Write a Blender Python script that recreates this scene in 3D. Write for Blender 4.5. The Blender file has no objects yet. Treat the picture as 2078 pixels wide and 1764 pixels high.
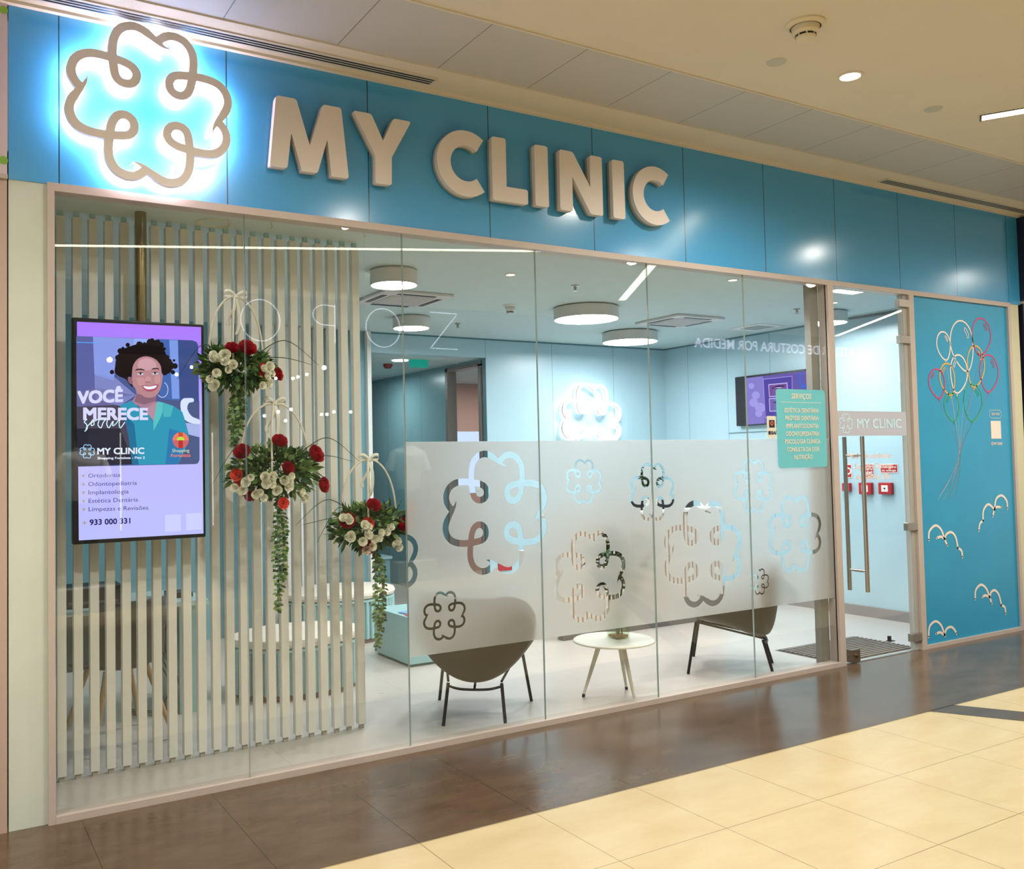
import bpy, math, random
import numpy as np
from mathutils import Vector, Matrix
from mathutils.geometry import tessellate_polygon
random.seed(7)
C = bpy.context.scene.collection
PI = math.pi

# ------------------------------------------------------------------ camera
CAM = Vector((-1.31085, -4.60583, 1.6))
FW = Vector((0.50790434, 0.86047944, 0.04010379))
RT = Vector((0.86140975, -0.50748838, -0.02070697))
UP = Vector((-0.00253429, -0.04506295, 0.99898093))
FOC = 1853.53; PX = 1039 - 83.62; PY = 882 - 18.57
cd = bpy.data.cameras.new('camera'); cam = bpy.data.objects.new('camera', cd); C.objects.link(cam)
cd.sensor_fit = 'HORIZONTAL'; cd.sensor_width = 36; cd.lens = FOC / 2078 * 36
cd.shift_x = 83.62 / 2078; cd.shift_y = -18.57 / 2078
cd.clip_start = .05; cd.clip_end = 200
M = Matrix((RT, UP, -FW)).transposed().to_4x4(); M.translation = CAM; cam.matrix_world = M
bpy.context.scene.camera = cam
sc = bpy.context.scene
sc.view_settings.view_transform = 'Standard'; sc.view_settings.look = 'None'
sc.view_settings.exposure = 0.05; sc.view_settings.gamma = 1; sc.view_settings.use_curve_mapping = False
sc.cycles.transparent_max_bounces = 24; sc.cycles.max_bounces = 8; sc.cycles.transmission_bounces = 8
sc.cycles.sample_clamp_indirect = 6
# world: the rest of the mall beyond both ends of the corridor
w = bpy.data.worlds.new('world'); sc.world = w; w.use_nodes = True
bg = w.node_tree.nodes['Background']; bg.inputs[0].default_value = (.94, .92, .88, 1); bg.inputs[1].default_value = 1.2

def wp(u, v, ax, val):
    """photo pixel -> the point of a real plane (x, y or z = val) it shows"""
    d = FW + RT * ((u - PX) / FOC) - UP * ((v - PY) / FOC)
    i = 'xyz'.index(ax); t = (val - CAM[i]) / d[i]
    return CAM + d * t

def lamp(name, kind, loc, energy, col, **k):
    l = bpy.data.lights.new(name, kind); l.energy = energy; l.color = col
    for a, b in k.items():
        if a != 'rot': setattr(l, a, b)
    o = bpy.data.objects.new(name, l); C.objects.link(o); o.location = loc
    if 'rot' in k: o.rotation_euler = k['rot']
    return o
WARM = (1, .95, .87)
MALL_AND_FILL_SPOTS = [(3.2, -1.3), (.3, -1.9), (-3.6, -2.2), (6.6, -1.7), (9.4, -1.8), (-1.2, -2.85), (1.8, -2.75), (5.1, -2.8), (8.0, -2.85), (-4.4, -3.4), (13.4, -2)]  # first is in view, the others are added unseen to light the mall
CLINIC_SPOTS = [(-.233, .178), (1.432, 1.366), (2.344, .969), (4.03, .404), (5.698, .775)]
for x, y in CLINIC_SPOTS:
    lamp('clinic_downlight_beam', 'SPOT', (x, y, 2.94), 64 if x > 1 else 6, (1, 1, 1), spot_size=2.4, spot_blend=.9, shadow_soft_size=.04)
for i, (x, y) in enumerate(MALL_AND_FILL_SPOTS):
    lamp('mall_and_fill_beam', 'SPOT', (x, y, 3.72), 145, WARM, spot_size=2.95, spot_blend=.8, shadow_soft_size=.06)

# --------------------------------------------------------------- materials
def lin(c):
    if isinstance(c, str): c = tuple(int(c[i:i+2], 16) / 255 for i in (0, 2, 4))
    return tuple(x / 12.92 if x <= .04045 else ((x + .055) / 1.055) ** 2.4 for x in c)
def mat(name, col, rough=.5, metal=0, noise=0, nscale=8, bump=0, spec=.5, coat=0):
    m = bpy.data.materials.new(name); m.use_nodes = True; nt = m.node_tree; b = nt.nodes['Principled BSDF']
    c = lin(col) if isinstance(col, str) else col
    b.inputs['Base Color'].default_value = (*c, 1); b.inputs['Roughness'].default_value = rough
    b.inputs['Metallic'].default_value = metal; b.inputs['Specular IOR Level'].default_value = spec
    b.inputs['Coat Weight'].default_value = coat; b.inputs['Coat Roughness'].default_value = .05
    tc = nt.nodes.new('ShaderNodeTexCoord'); n = nt.nodes.new('ShaderNodeTexNoise'); n.inputs['Scale'].default_value = nscale
    n.inputs['Detail'].default_value = 5
    nt.links.new(tc.outputs['Object'], n.inputs['Vector'])
    if noise:
        r = nt.nodes.new('ShaderNodeMapRange'); r.inputs[3].default_value = 1 - noise; r.inputs[4].default_value = 1 + noise
        r.inputs[1].default_value = .3; r.inputs[2].default_value = .7
        x = nt.nodes.new('ShaderNodeVectorMath'); x.operation = 'SCALE'; x.inputs[0].default_value = c
        nt.links.new(n.outputs[0], r.inputs[0]); nt.links.new(r.outputs[0], x.inputs['Scale']); nt.links.new(x.outputs[0], b.inputs['Base Color'])
    if bump:
        bp = nt.nodes.new('ShaderNodeBump'); bp.inputs['Strength'].default_value = bump; bp.inputs['Distance'].default_value = .002
        nt.links.new(n.outputs[0], bp.inputs['Height']); nt.links.new(bp.outputs[0], b.inputs['Normal'])
    return m
def emis(name, col, s=1.0, gloss=False):
    m = bpy.data.materials.new(name); m.use_nodes = True; nt = m.node_tree
    c = lin(col) if isinstance(col, str) else col
    nt.nodes.remove(nt.nodes['Principled BSDF']); e = nt.nodes.new('ShaderNodeEmission')
    e.inputs[0].default_value = (*c, 1); e.inputs[1].default_value = s
    nt.links.new(e.outputs[0], nt.nodes['Material Output'].inputs[0]); return m
def glassy(name, tint, f0=.04, rough=0.0):
    """flat architectural glass: Schlick reflection over tinted transmission"""
    m = bpy.data.materials.new(name); m.use_nodes = True; nt = m.node_tree; N = nt.nodes.new; L = nt.links.new
    nt.nodes.remove(nt.nodes['Principled BSDF'])
    g = N('ShaderNodeNewGeometry'); d = N('ShaderNodeVectorMath'); d.operation = 'DOT_PRODUCT'
    L(g.outputs['Incoming'], d.inputs[0]); L(g.outputs['Normal'], d.inputs[1])
    a = N('ShaderNodeMath'); a.operation = 'ABSOLUTE'; L(d.outputs['Value'], a.inputs[0])
    s = N('ShaderNodeMath'); s.operation = 'SUBTRACT'; s.inputs[0].default_value = 1; L(a.outputs[0], s.inputs[1])
    p = N('ShaderNodeMath'); p.operation = 'POWER'; L(s.outputs[0], p.inputs[0]); p.inputs[1].default_value = 5
    q = N('ShaderNodeMath'); q.operation = 'MULTIPLY_ADD'; L(p.outputs[0], q.inputs[0]); q.inputs[1].default_value = 1 - f0; q.inputs[2].default_value = f0
    t = N('ShaderNodeBsdfTransparent'); t.inputs[0].default_value = (*tint, 1)
    gl = N('ShaderNodeBsdfGlossy'); gl.inputs['Roughness'].default_value = rough
    mx = N('ShaderNodeMixShader'); L(q.outputs[0], mx.inputs[0]); L(t.outputs[0], mx.inputs[1]); L(gl.outputs[0], mx.inputs[2])
    L(mx.outputs[0], nt.nodes['Material Output'].inputs[0]); return m
def frosted(name, col, rough, diff=.3):
    m = bpy.data.materials.new(name); m.use_nodes = True; nt = m.node_tree; N = nt.nodes.new; L = nt.links.new
    nt.nodes.remove(nt.nodes['Principled BSDF'])
    r = N('ShaderNodeBsdfRefraction'); r.inputs['Color'].default_value = (*col, 1); r.inputs['Roughness'].default_value = rough; r.inputs['IOR'].default_value = 1.3
    d = N('ShaderNodeBsdfDiffuse'); d.inputs[0].default_value = (.93, .93, .93, 1)
    tl = N('ShaderNodeBsdfTranslucent'); tl.inputs[0].default_value = (.97, .97, .97, 1)
    m0 = N('ShaderNodeMixShader'); m0.inputs[0].default_value = .5; L(d.outputs[0], m0.inputs[1]); L(tl.outputs[0], m0.inputs[2])
    m1 = N('ShaderNodeMixShader'); m1.inputs[0].default_value = diff; L(r.outputs[0], m1.inputs[1]); L(m0.outputs[0], m1.inputs[2])
    L(m1.outputs[0], nt.nodes['Material Output'].inputs[0]); return m
def tile_mat(name, c1, c2, mort, sx, sy, ox, oy, rough, gap=.004, noise=.12, nscale=3, spec=.5):
    """large floor tiles on object (= world) coordinates"""
    m = mat(name, c1, rough, spec=spec); nt = m.node_tree; N = nt.nodes.new; L = nt.links.new; b = nt.nodes['Principled BSDF']
    tc = N('ShaderNodeTexCoord'); sp = N('ShaderNodeSeparateXYZ'); L(tc.outputs['Object'], sp.inputs[0])
    ms = []
    for k, (o, s) in enumerate(((ox, sx), (oy, sy))):
        a = N('ShaderNodeMath'); a.operation = 'SUBTRACT'; L(sp.outputs[k], a.inputs[0]); a.inputs[1].default_value = o - s / 2
        f = N('ShaderNodeMath'); f.operation = 'PINGPONG'; L(a.outputs[0], f.inputs[0]); f.inputs[1].default_value = s / 2
        g = N('ShaderNodeMath'); g.operation = 'GREATER_THAN'; L(f.outputs[0], g.inputs[0]); g.inputs[1].default_value = s / 2 - gap / 2
        ms.append(g)
    mx = N('ShaderNodeMath'); mx.operation = 'MAXIMUM'; L(ms[0].outputs[0], mx.inputs[0]); L(ms[1].outputs[0], mx.inputs[1])
    n = N('ShaderNodeTexNoise'); n.inputs['Scale'].default_value = nscale; n.inputs['Detail'].default_value = 8; n.inputs['Roughness'].default_value = .65
    mp = N('ShaderNodeMapping'); mp.inputs['Scale'].default_value = (1, 2.2, 1); L(tc.outputs['Object'], mp.inputs[0]); L(mp.outputs[0], n.inputs[0])
    rr = N('ShaderNodeMapRange'); rr.inputs[1].default_value = .3; rr.inputs[2].default_value = .7; L(n.outputs[0], rr.inputs[0])
    ma = N('ShaderNodeMix'); ma.data_type = 'RGBA'; L(rr.outputs[0], ma.inputs[0]); ma.inputs[6].default_value = (*lin(c1), 1); ma.inputs[7].default_value = (*lin(c2), 1)
    mb_ = N('ShaderNodeMix'); mb_.data_type = 'RGBA'; L(mx.outputs[0], mb_.inputs[0]); L(ma.outputs[2], mb_.inputs[6]); mb_.inputs[7].default_value = (*lin(mort), 1)
    L(mb_.outputs[2], b.inputs['Base Color'])
    r2 = N('ShaderNodeMapRange'); L(n.outputs[0], r2.inputs[0]); r2.inputs[3].default_value = rough * .94; r2.inputs[4].default_value = rough * 1.06; L(r2.outputs[0], b.inputs['Roughness'])
    return m
def seam_mat(name, col, joints, axis, rough=.3, dark='1c3a48', gap=.0025, spec=.5):
    """panels with thin seams at given coordinates along one axis"""
    m = mat(name, col, rough, spec=spec); nt = m.node_tree; N = nt.nodes.new; L = nt.links.new; b = nt.nodes['Principled BSDF']
    tc = N('ShaderNodeTexCoord'); sp = N('ShaderNodeSeparateXYZ'); L(tc.outputs['Object'], sp.inputs[0]); last = None
    for j in joints:
        a = N('ShaderNodeMath'); a.operation = 'COMPARE'; L(sp.outputs[axis], a.inputs[0]); a.inputs[1].default_value = j; a.inputs[2].default_value = gap
        if last is None: last = a
        else:
            x = N('ShaderNodeMath'); x.operation = 'MAXIMUM'; L(last.outputs[0], x.inputs[0]); L(a.outputs[0], x.inputs[1]); last = x
    mb_ = N('ShaderNodeMix'); mb_.data_type = 'RGBA'; L(last.outputs[0], mb_.inputs[0]); mb_.inputs[6].default_value = (*lin(col), 1); mb_.inputs[7].default_value = (*lin(dark), 1)
    L(mb_.outputs[2], b.inputs['Base Color']); return m

MT = {}
def m_(k, *a, **kw):
    if k not in MT: MT[k] = mat(k, *a, **kw)
    return MT[k]
mallceil = mat('painted plaster', 'd8ceba', .8, noise=.02, nscale=2)
mallpanel = seam_mat('metal ceiling panels', 'bebab2', [-.105 + .59 * i for i in range(-2, 14)], 0, .45, '6e6860', .0025)
bandm = seam_mat('blue composite panels', '419cd2', [-.802 + .791 * i for i in range(0, 11)], 0, .17, '12384c', .003, .8)
taupe = mat('taupe aluminium', 'b9aca3', .45, noise=.03)
letter_m = mat('cream sign face', 'dfd6ce', .5)
logo_m = mat('taupe sign face', 'ece2de', .5)
halo_m = emis('sign backlight', (1.0, .80, 1.0), 50)
halo_in = emis('wall sign backlight', (.9, .97, 1.0), 3)
floor_beige = tile_mat('cream floor tiles', 'cdbc93', 'c2ad80', '87764f', .59, .59, 1.642, -1.11, .3)
floor_brown = tile_mat('brown floor tiles', '655341', '523f2d', '3a2d21', .59, 2.36, 1.642, -3.47, .2)
floor_in = tile_mat('pale grey floor tiles', 'c6bfb8', 'c0b9b2', 'b2aba4', 1.2, 1.2, .35, .62, .28, gap=.005)
clinic_ceil = mat('clinic ceiling with bounced tint', 'c2d3d2', .8, noise=.02)  # white ceiling with the walls' bounce and glass tint put into its colour
teal_wall = seam_mat('pale aqua wall panels', 'b0ced8', [3.995, 4.9, 5.81], 0, .3, '6f939c', .003)
teal_wall_r = seam_mat('pale aqua side panels', 'b0ced8', [3.62, 2.985, 2.352, 1.75, .6], 1, .3, '6f939c', .003)
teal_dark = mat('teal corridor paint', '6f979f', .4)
aqua = mat('aqua lacquer', '9cc6c8', .35)
white = mat('white paint', 'e6e4de', .5)
slatm = mat('white slat lacquer', 'dedcd3', .5, noise=.02, nscale=30)
black = mat('black plastic', '121216', .35)
darkmetal = mat('dark steel', '2b2a2c', .4, .6)
steel = mat('brushed stainless steel', 'b5aea4', .28, 1.0)
brass = mat('brass tube', '8a7c5a', .25, 1.0)
glass = glassy('clear shop glass', (.975, .99, .985), .05)
glassedge = mat('glass edge', 'a4b4ae', .2)
film = frosted('frosted film', (1, 1, 1), .42, .38)
teal_print = mat('teal print', '66bcc6', .5)
cream_print = mat('cream print', 'e6e0cc', .5)
redm = mat('red plastic', 'b3202a', .4)
lamp_e = emis('lamp diffuser', (.97, .98, 1), 64)
strip_e = emis('linear light diffuser', (1, .95, .74), 13)
spot_e = emis('downlight glow', (1, .95, .85), 14)
brownshell = mat('brown moulded shell', '30281f', .55, noise=.03)
leafs = [mat('leaf green dark', '24401f', .5), mat('leaf green', '44672f', .5), mat('leaf green pale', '7e9a58', .5)]
rosered = mat('crimson petals', 'b01228', .5, noise=.15, nscale=60); coral = mat('coral petals', 'd9483c', .5, noise=.1, nscale=60)
rosewhite = mat('ivory petals', 'faf8e6', .5, noise=.05, nscale=60)
rattan = mat('ivory hoop', 'd8d0be', .5); satin = mat('ivory satin ribbon', 'dcd9cc', .35)

# ------------------------------------------------------------ mesh builder
class MB:
    def __init__(s): s.v = []; s.f = []; s.m = []; s.s = []
    def add(s, vs, fs, mi=0, smooth=False):
        o = len(s.v); s.v += [tuple(p) for p in vs]
        for f in fs: s.f.append([i + o for i in f]); s.m.append(mi); s.s.append(smooth)
        return s
    def box(s, x0, y0, z0, x1, y1, z1, mi=0):
        x0, x1 = sorted((x0, x1)); y0, y1 = sorted((y0, y1)); z0, z1 = sorted((z0, z1))
        v = [(x, y, z) for z in (z0, z1) for y in (y0, y1) for x in (x0, x1)]
        return s.add(v, [(0, 2, 3, 1), (4, 5, 7, 6), (0, 1, 5, 4), (2, 6, 7, 3), (0, 4, 6, 2), (1, 3, 7, 5)], mi)
    def poly(s, pts, mi=0):
        """flat filled polygon from 3D points in order"""
        P = [Vector(p) for p in pts]
        return s.add(P, [t for t in tessellate_polygon([P])], mi)
    def extrude(s, pts, d, mi=0, mside=None):
        """solid from polygon pts pushed by vector d (both caps + sides)"""
        P = [Vector(p) for p in pts]; d = Vector(d); n = len(P)
        T = [tuple(t) for t in tessellate_polygon([P])]
        s.add(P, T, mi); s.add([p + d for p in P], [t[::-1] for t in T], mi)
        s.add(P + [p + d for p in P], [(i, (i + 1) % n, n + (i + 1) % n, n + i) for i in range(n)], mi if mside is None else mside)
        return s
    def tube(s, pts, r, n=8, mi=0, cap=True, closed=False):
        P = [Vector(p) for p in pts]; k = len(P); R = r if isinstance(r, (list, tuple)) else [r] * k
        t0 = (P[1] - P[0]).normalized(); a = Vector((0, 0, 1)) if abs(t0.z) < .9 else Vector((1, 0, 0))
        nrm = t0.cross(a).normalized(); vs = []
        for i in range(k):
            if closed: t = P[(i + 1) % k] - P[i - 1]
            else: t = P[min(i + 1, k - 1)] - P[max(i - 1, 0)]
            t.normalize(); nrm = (nrm - t * nrm.dot(t)).normalized(); bn = t.cross(nrm)
            vs += [P[i] + (nrm * math.cos(2 * PI * j / n) + bn * math.sin(2 * PI * j / n)) * R[i] for j in range(n)]
        fs = [(i * n + j, i * n + (j + 1) % n, ((i + 1) % k) * n + (j + 1) % n, ((i + 1) % k) * n + j) for i in range(k if closed else k - 1) for j in range(n)]
        s.add(vs, fs, mi, True)
        if cap and not closed: s.add(vs[:n], [tuple(range(n))[::-1]], mi); s.add(vs[-n:], [tuple(range(n))], mi)
        return s
    def lathe(s, prof, c, n=24, mi=0, sx=1, sy=1, cap=False):
        vs = [(c[0] + r * sx * math.cos(2 * PI * j / n), c[1] + r * sy * math.sin(2 * PI * j / n), c[2] + z) for r, z in prof for j in range(n)]
        k = len(prof); fs = [(i * n + j, i * n + (j + 1) % n, (i + 1) * n + (j + 1) % n, (i + 1) * n + j) for i in range(k - 1) for j in range(n)]
        s.add(vs, fs, mi, True)
        if cap: s.add(vs[:n], [tuple(range(n))[::-1]], mi); s.add(vs[-n:], [tuple(range(n))], mi)
        return s
    def grid(s, f, nu, nv, mi=0, smooth=True):
        vs = [f(i / nu, j / nv) for j in range(nv + 1) for i in range(nu + 1)]
        return s.add(vs, [(j * (nu + 1) + i, j * (nu + 1) + i + 1, (j + 1) * (nu + 1) + i + 1, (j + 1) * (nu + 1) + i) for j in range(nv) for i in range(nu)], mi, smooth)
    def ribbon(s, pts, wd, mp, mi=0, closed=False):
        """flat stroke of width wd along 2D pts, mapped into 3D by mp(x, z)"""
        P = [Vector(p).to_2d() for p in pts]; k = len(P); vs = []
        for i in range(k):
            t = (P[(i + 1) % k] - P[i - 1]) if closed else (P[min(i + 1, k - 1)] - P[max(i - 1, 0)])
            if t.length < 1e-9: t = Vector((1, 0))
            t.normalize(); nn = Vector((-t.y, t.x)) * wd / 2; vs += [mp(*(P[i] + nn)), mp(*(P[i] - nn))]
        return s.add(vs, [(2 * i, 2 * i + 1, (2 * i + 3) % (2 * k), (2 * i + 2) % (2 * k)) for i in range(k if closed else k - 1)], mi)
    def build(s, name, mats, parent=None, bev=0, sub=0, solid=0, angle=35):
        me = bpy.data.meshes.new(name); org = ORG.get(parent.name, Vector()) if parent else Vector()
        me.from_pydata([Vector(v) - org for v in s.v], [], s.f)
        for m in (mats if isinstance(mats, (list, tuple)) else [mats]): me.materials.append(m)
        me.polygons.foreach_set('material_index', s.m); me.polygons.foreach_set('use_smooth', s.s)
        me.update()
        if any(s.s): me.set_sharp_from_angle(angle=math.radians(angle))
        o = bpy.data.objects.new(name, me); C.objects.link(o)
        if parent: o.parent = parent; ORG[o.name] = org
        if solid: md = o.modifiers.new('s', 'SOLIDIFY'); md.thickness = solid; md.offset = 0
        if bev: md = o.modifiers.new('b', 'BEVEL'); md.width = bev; md.segments = 2; md.limit_method = 'ANGLE'
        if sub: md = o.modifiers.new('u', 'SUBSURF'); md.levels = sub; md.render_levels = sub
        return o
ORG = {}
def tag(o, label=None, cat=None, group=None, kind=None):
    if label: o['label'] = label
    if cat: o['category'] = cat
    if group: o['group'] = group
    if kind: o['kind'] = kind
    return o
def thing(name, label, cat, loc=(0, 0, 0), group=None, kind=None):
    o = bpy.data.objects.new(name, None); C.objects.link(o); o.location = loc; o.empty_display_size = .1
    ORG[o.name] = Vector(loc); tag(o, label, cat, group, kind); return o
def lab(o, l): o['label'] = l; return o
def dup(root, loc, rz=None, label=None):
    r = root.copy(); C.objects.link(r); r.location = loc
    if rz is not None: r.rotation_euler = (0, 0, rz)
    if label: r['label'] = label
    for ch in list(root.children):
        c = ch.copy(); C.objects.link(c); c.parent = r
        for g in ch.children:
            d = g.copy(); C.objects.link(d); d.parent = c
    return r
def struct(name, mb, m, parent=None, **k): return tag(mb.build(name, m, parent, **k), kind='structure' if not parent else None)
def spline(pts, n=8, closed=False):
    P = [Vector(p) for p in pts]; k = len(P); out = []
    for i in range(k if closed else k - 1):
        p0 = P[i - 1] if (closed or i > 0) else P[0]; p1 = P[i]; p2 = P[(i + 1) % k]; p3 = P[(i + 2) % k] if (closed or i + 2 < k) else P[-1]
        for j in range(n):
            t = j / n; out.append(.5 * ((2 * p1) + (p2 - p0) * t + (2 * p0 - 5 * p1 + 4 * p2 - p3) * t * t + (3 * p1 - p0 - 3 * p2 + p3) * t ** 3))
    if not closed: out.append(P[-1])
    return out
_txt = {}
CAPH = 0.7
def text_mesh(s, off=0.0):
    if (s, off) in _txt: return _txt[(s, off)]
    cu = bpy.data.curves.new('t', 'FONT'); cu.body = s; cu.offset = off; cu.resolution_u = 3
    o = bpy.data.objects.new('t', cu); C.objects.link(o); dg = bpy.context.evaluated_depsgraph_get()
    me = o.evaluated_get(dg).to_mesh(); V = [(v.co.x, v.co.y) for v in me.vertices]; F = [tuple(p.vertices) for p in me.polygons]
    o.evaluated_get(dg).to_mesh_clear(); bpy.data.objects.remove(o); bpy.data.curves.remove(cu)
    _txt[(s, off)] = (V, F); return V, F
def text(mb, s, a, b, base, cap, mp, off=0.0, mi=0):
    """text s from a to b along the line, baseline base, capital height cap, mapped by mp(x, z); off thickens the strokes"""
    V, F = text_mesh(s); xs = [v[0] for v in V]; x0, x1 = min(xs), max(xs)
    k = (b - a) / (x1 - x0); kz = cap / CAPH; o = off * 1.3
    A0 = Vector(mp(0, 0)); nn = (Vector(mp(1, 0)) - A0).cross(Vector(mp(0, 1)) - A0).normalized()
    for j, (dx, dz) in enumerate(((-o, -o), (o, -o), (-o, o), (o, o), (0, 0)) if off else ((0, 0),)):
        mb.add([Vector(mp(a + (x - x0 + dx) * k, base + (z + dz) * kz)) + nn * .0002 * j for x, z in V], F, mi)
    return mb
CAPH = max(v[1] for v in text_mesh('H')[0])

# ----------------------------------------------------- the clinic emblem
Q = [[-.879,.091],[-.914,.127],[-.943,.167],[-.965,.213],[-.974,.262],[-.974,.312],[-.961,.361],[-.942,.406],[-.913,.447],[-.875,.48],[-.832,.506],[-.786,.525],[-.737,.535],[-.687,.54],[-.636,.539],[-.586,.536],[-.536,.531],[-.486,.525],[-.436,.518],[-.386,.509],[-.337,.499],[-.289,.481],[-.245,.458],[-.211,.422],[-.19,.377],[-.19,.328],[-.207,.282],[-.24,.245],[-.285,.225],[-.334,.221],[-.382,.231],[-.423,.26],[-.449,.301],[-.462,.35],[-.47,.4],[-.476,.45],[-.481,.5],[-.484,.55],[-.486,.601],[-.485,.651],[-.481,.701],[-.475,.751],[-.463,.801],[-.446,.848],[-.422,.892],[-.389,.929],[-.35,.961],[-.305,.981],[-.256,.995],[-.206,.999],[-.157,.99],[-.109,.975],[-.065,.951],[-.022,.925],[.019,.896],[.059,.865],[.101,.838],[.145,.812],[.191,.795],[.241,.787]]
Q = np.array(Q)
def emblem_field(hw=.056, N=241, R=1.12):
    g = np.linspace(-R, R, N); X, Z = np.meshgrid(g, g, indexing='ij'); F = np.full(X.shape, 9.0)
    for k in range(4):
        q = Q.copy()
        for _ in range(k): q = np.c_[q[:, 1], -q[:, 0]]
        n = len(q)
        for i in range(n - 1):
            a, b = q[i], q[i + 1]; d = b - a; L2 = d @ d
            t = np.clip(((X - a[0]) * d[0] + (Z - a[1]) * d[1]) / L2, 0, 1)
            dist = np.hypot(X - a[0] - t * d[0], Z - a[1] - t * d[1])
            s = (i + t) / (n - 1); wdt = hw * np.clip((1 - s) / .115, .05, 1) ** .8
            F = np.minimum(F, dist - wdt)
    return F
EMB = {}
def emb(hw):
    if hw not in EMB: EMB[hw] = emblem_field(hw)
    return EMB[hw]
def march(F, x0, z0, dx, y0, y1, sides=True):
    """solid of the region F < 0 in the xz plane between y0 (front) and y1 (back)"""
    mb = MB(); V = []; idx = {}; nx, nz = F.shape; ins = F < 0
    def vid(key, p):
        if key not in idx: idx[key] = len(V); V.append(p)
        return idx[key]
    cell = ins[:-1, :-1].astype(int) + ins[1:, :-1] + ins[1:, 1:] + ins[:-1, 1:]
    faces = []; walls = []
    def corner(i, j): return vid(('c', i, j), (x0 + i * dx, z0 + j * dx))
    for j in range(nz - 1):
        row = cell[:, j]; full = row == 4; i = 0
        idxs = np.nonzero(full)[0]
        if len(idxs):
            br = np.nonzero(np.diff(idxs) > 1)[0]; st = np.r_[idxs[0], idxs[br + 1]]; en = np.r_[idxs[br], idxs[-1]]
            for a, b in zip(st, en): faces.append((corner(a, j), corner(b + 1, j), corner(b + 1, j + 1), corner(a, j + 1)))
    ii, jj = np.nonzero((cell > 0) & (cell < 4))
    for i, j in zip(ii.tolist(), jj.tolist()):
        cs = [(i, j), (i + 1, j), (i + 1, j + 1), (i, j + 1)]; P = []; cr = []
        for k in range(4):
            a = cs[k]; b = cs[(k + 1) % 4]; fa = F[a]; fb = F[b]
            if fa < 0: P.append(corner(*a))
            if (fa < 0) != (fb < 0):
                t = fa / (fa - fb); key = ('e',) + tuple(sorted((a, b)))
                q = vid(key, (x0 + (a[0] + (b[0] - a[0]) * t) * dx, z0 + (a[1] + (b[1] - a[1]) * t) * dx)); P.append(q); cr.append((q, fa < 0))
        if len(P) > 2: faces.append(tuple(P))
        for k in range(len(cr)):
            if cr[k][1]: walls.append((cr[k][0], cr[(k + 1) % len(cr)][0]))
    n = len(V); vs = [(x, y0, z) for x, z in V] + [(x, y1, z) for x, z in V]
    mb.add(vs, faces + [tuple(n + q for q in f[::-1]) for f in faces] + ([(b, a, n + a, n + b) for a, b in walls] if sides else []))
    return mb
def emblem(cx, cz, size, y0, y1, hw=.056, step=2):
    F = emb(hw)[::step, ::step]; N = F.shape[0]; dx = 2.24 / (N - 1) * size / 2.05
    return march(F, cx - 1.12 * size / 2.05, cz - 1.12 * size / 2.05, dx, y0, y1)

# ================================================================= SETTING
# mall floor: cream tiles with a brown border along the shopfront and a brown diagonal band
b = MB().box(-7, -6.5, -.1, 15, 0.02, 0); fl = struct('floor', b, floor_beige)
b = MB().box(-7, -1.105, -.02, 15, .019, .0012)
d0 = Vector((.5, -.866)); p0 = Vector((4.0, -1.10)); p1 = Vector((4.26, -1.10))
b.poly([(p0.x, p0.y, .0012), (p0.x + d0.x * 6, p0.y + d0.y * 6, .0012), (p1.x + d0.x * 6, p1.y + d0.y * 6, .0012), (p1.x, p1.y, .0012)])
struct('floor', b, floor_brown)
b = MB().box(-1.6, .02, -.1, 6.8, 10, .001); struct('floor', b, floor_in)
# mall ceiling
b = MB().box(-7, -.285, 3.76, 15, .2, 3.9).box(-7, -6.6, 3.76, 15, -.885, 3.9); struct('ceiling', b, mallceil)
b = MB().box(-7, -.885, 3.765, 15, -.285, 3.9); struct('ceiling', b, mallpanel)
b = MB().box(-7, -.289, 3.757, 15, -.283, 3.77).box(-7, -.893, 3.752, 15, -.882, 3.77).box(-7, -.03, 3.745, 15, -.0, 3.761); struct('trim_1', b, mallceil)
# blue fascia
b = MB().box(-1.014, 0, 2.935, 7.289, .12, 3.757); struct('wall_front', b, bandm)
# pilasters and neighbours
b = MB().box(-1.014, .005, 0, -.855, .3, 2.935); struct('wall_left', b, mat('pale grey-green pilaster', 'c8d0c4', .6, noise=.04, nscale=3))
b = MB().box(7.09, .005, 0, 7.262, .3, 2.935); struct('wall_right', b, mat('pale cream pilaster', 'c9c7a8', .6, noise=.03))
nb = thing('neighbouring_shopfront', 'pale pink neighbouring shopfront with green dots left of the blue fascia', 'shopfront', (-1.5, 0, 0))
MB().box(-5, -.01, 2.95, -1.02, .2, 3.757).build('upper_panel', mat('pink white panel', 'cdbfc6', .5), nb)
MB().box(-5, .0, 0, -1.02, .2, 2.94).build('lower_panel', mat('rosy beige panel', 'b9a194', .5), nb)
gdm = mat('green dot print', '7dae3c', .5)
for (u, v) in ((7, 20), (7, 325)):
    p = wp(u, v, 'y', -.012); MB().poly([(p.x + .019 * math.cos(2 * PI * j / 20), p.y, p.z + .019 * math.sin(2 * PI * j / 20)) for j in range(20)]).build('green_dot', gdm, nb)
MB().box(-5, -.02, 2.93, -1.018, -.005, 2.95).build('trim_bead', taupe, nb)
nr = thing('neighbouring_shopfront', 'dark navy shopfront with a purple lit panel right of the blue fascia', 'shopfront', (8.5, 0, 0))
MB().box(7.292, -.12, 2.98, 7.40, .2, 3.74).box(7.30, -.02, 0, 12, .2, 2.95).box(7.40, -.1, 2.98, 12, .2, 3.05).build('frame', mat('navy metal', '14142c', .35), nr)
MB().box(7.40, -.115, 3.05, 12, .1, 3.70).build('lit_panel', emis('purple lit panel', '6a5a9a', .55), nr)
MB().box(7.29, -.03, 2.945, 12, .1, 2.965).build('trim_bead', taupe, nr)
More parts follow.
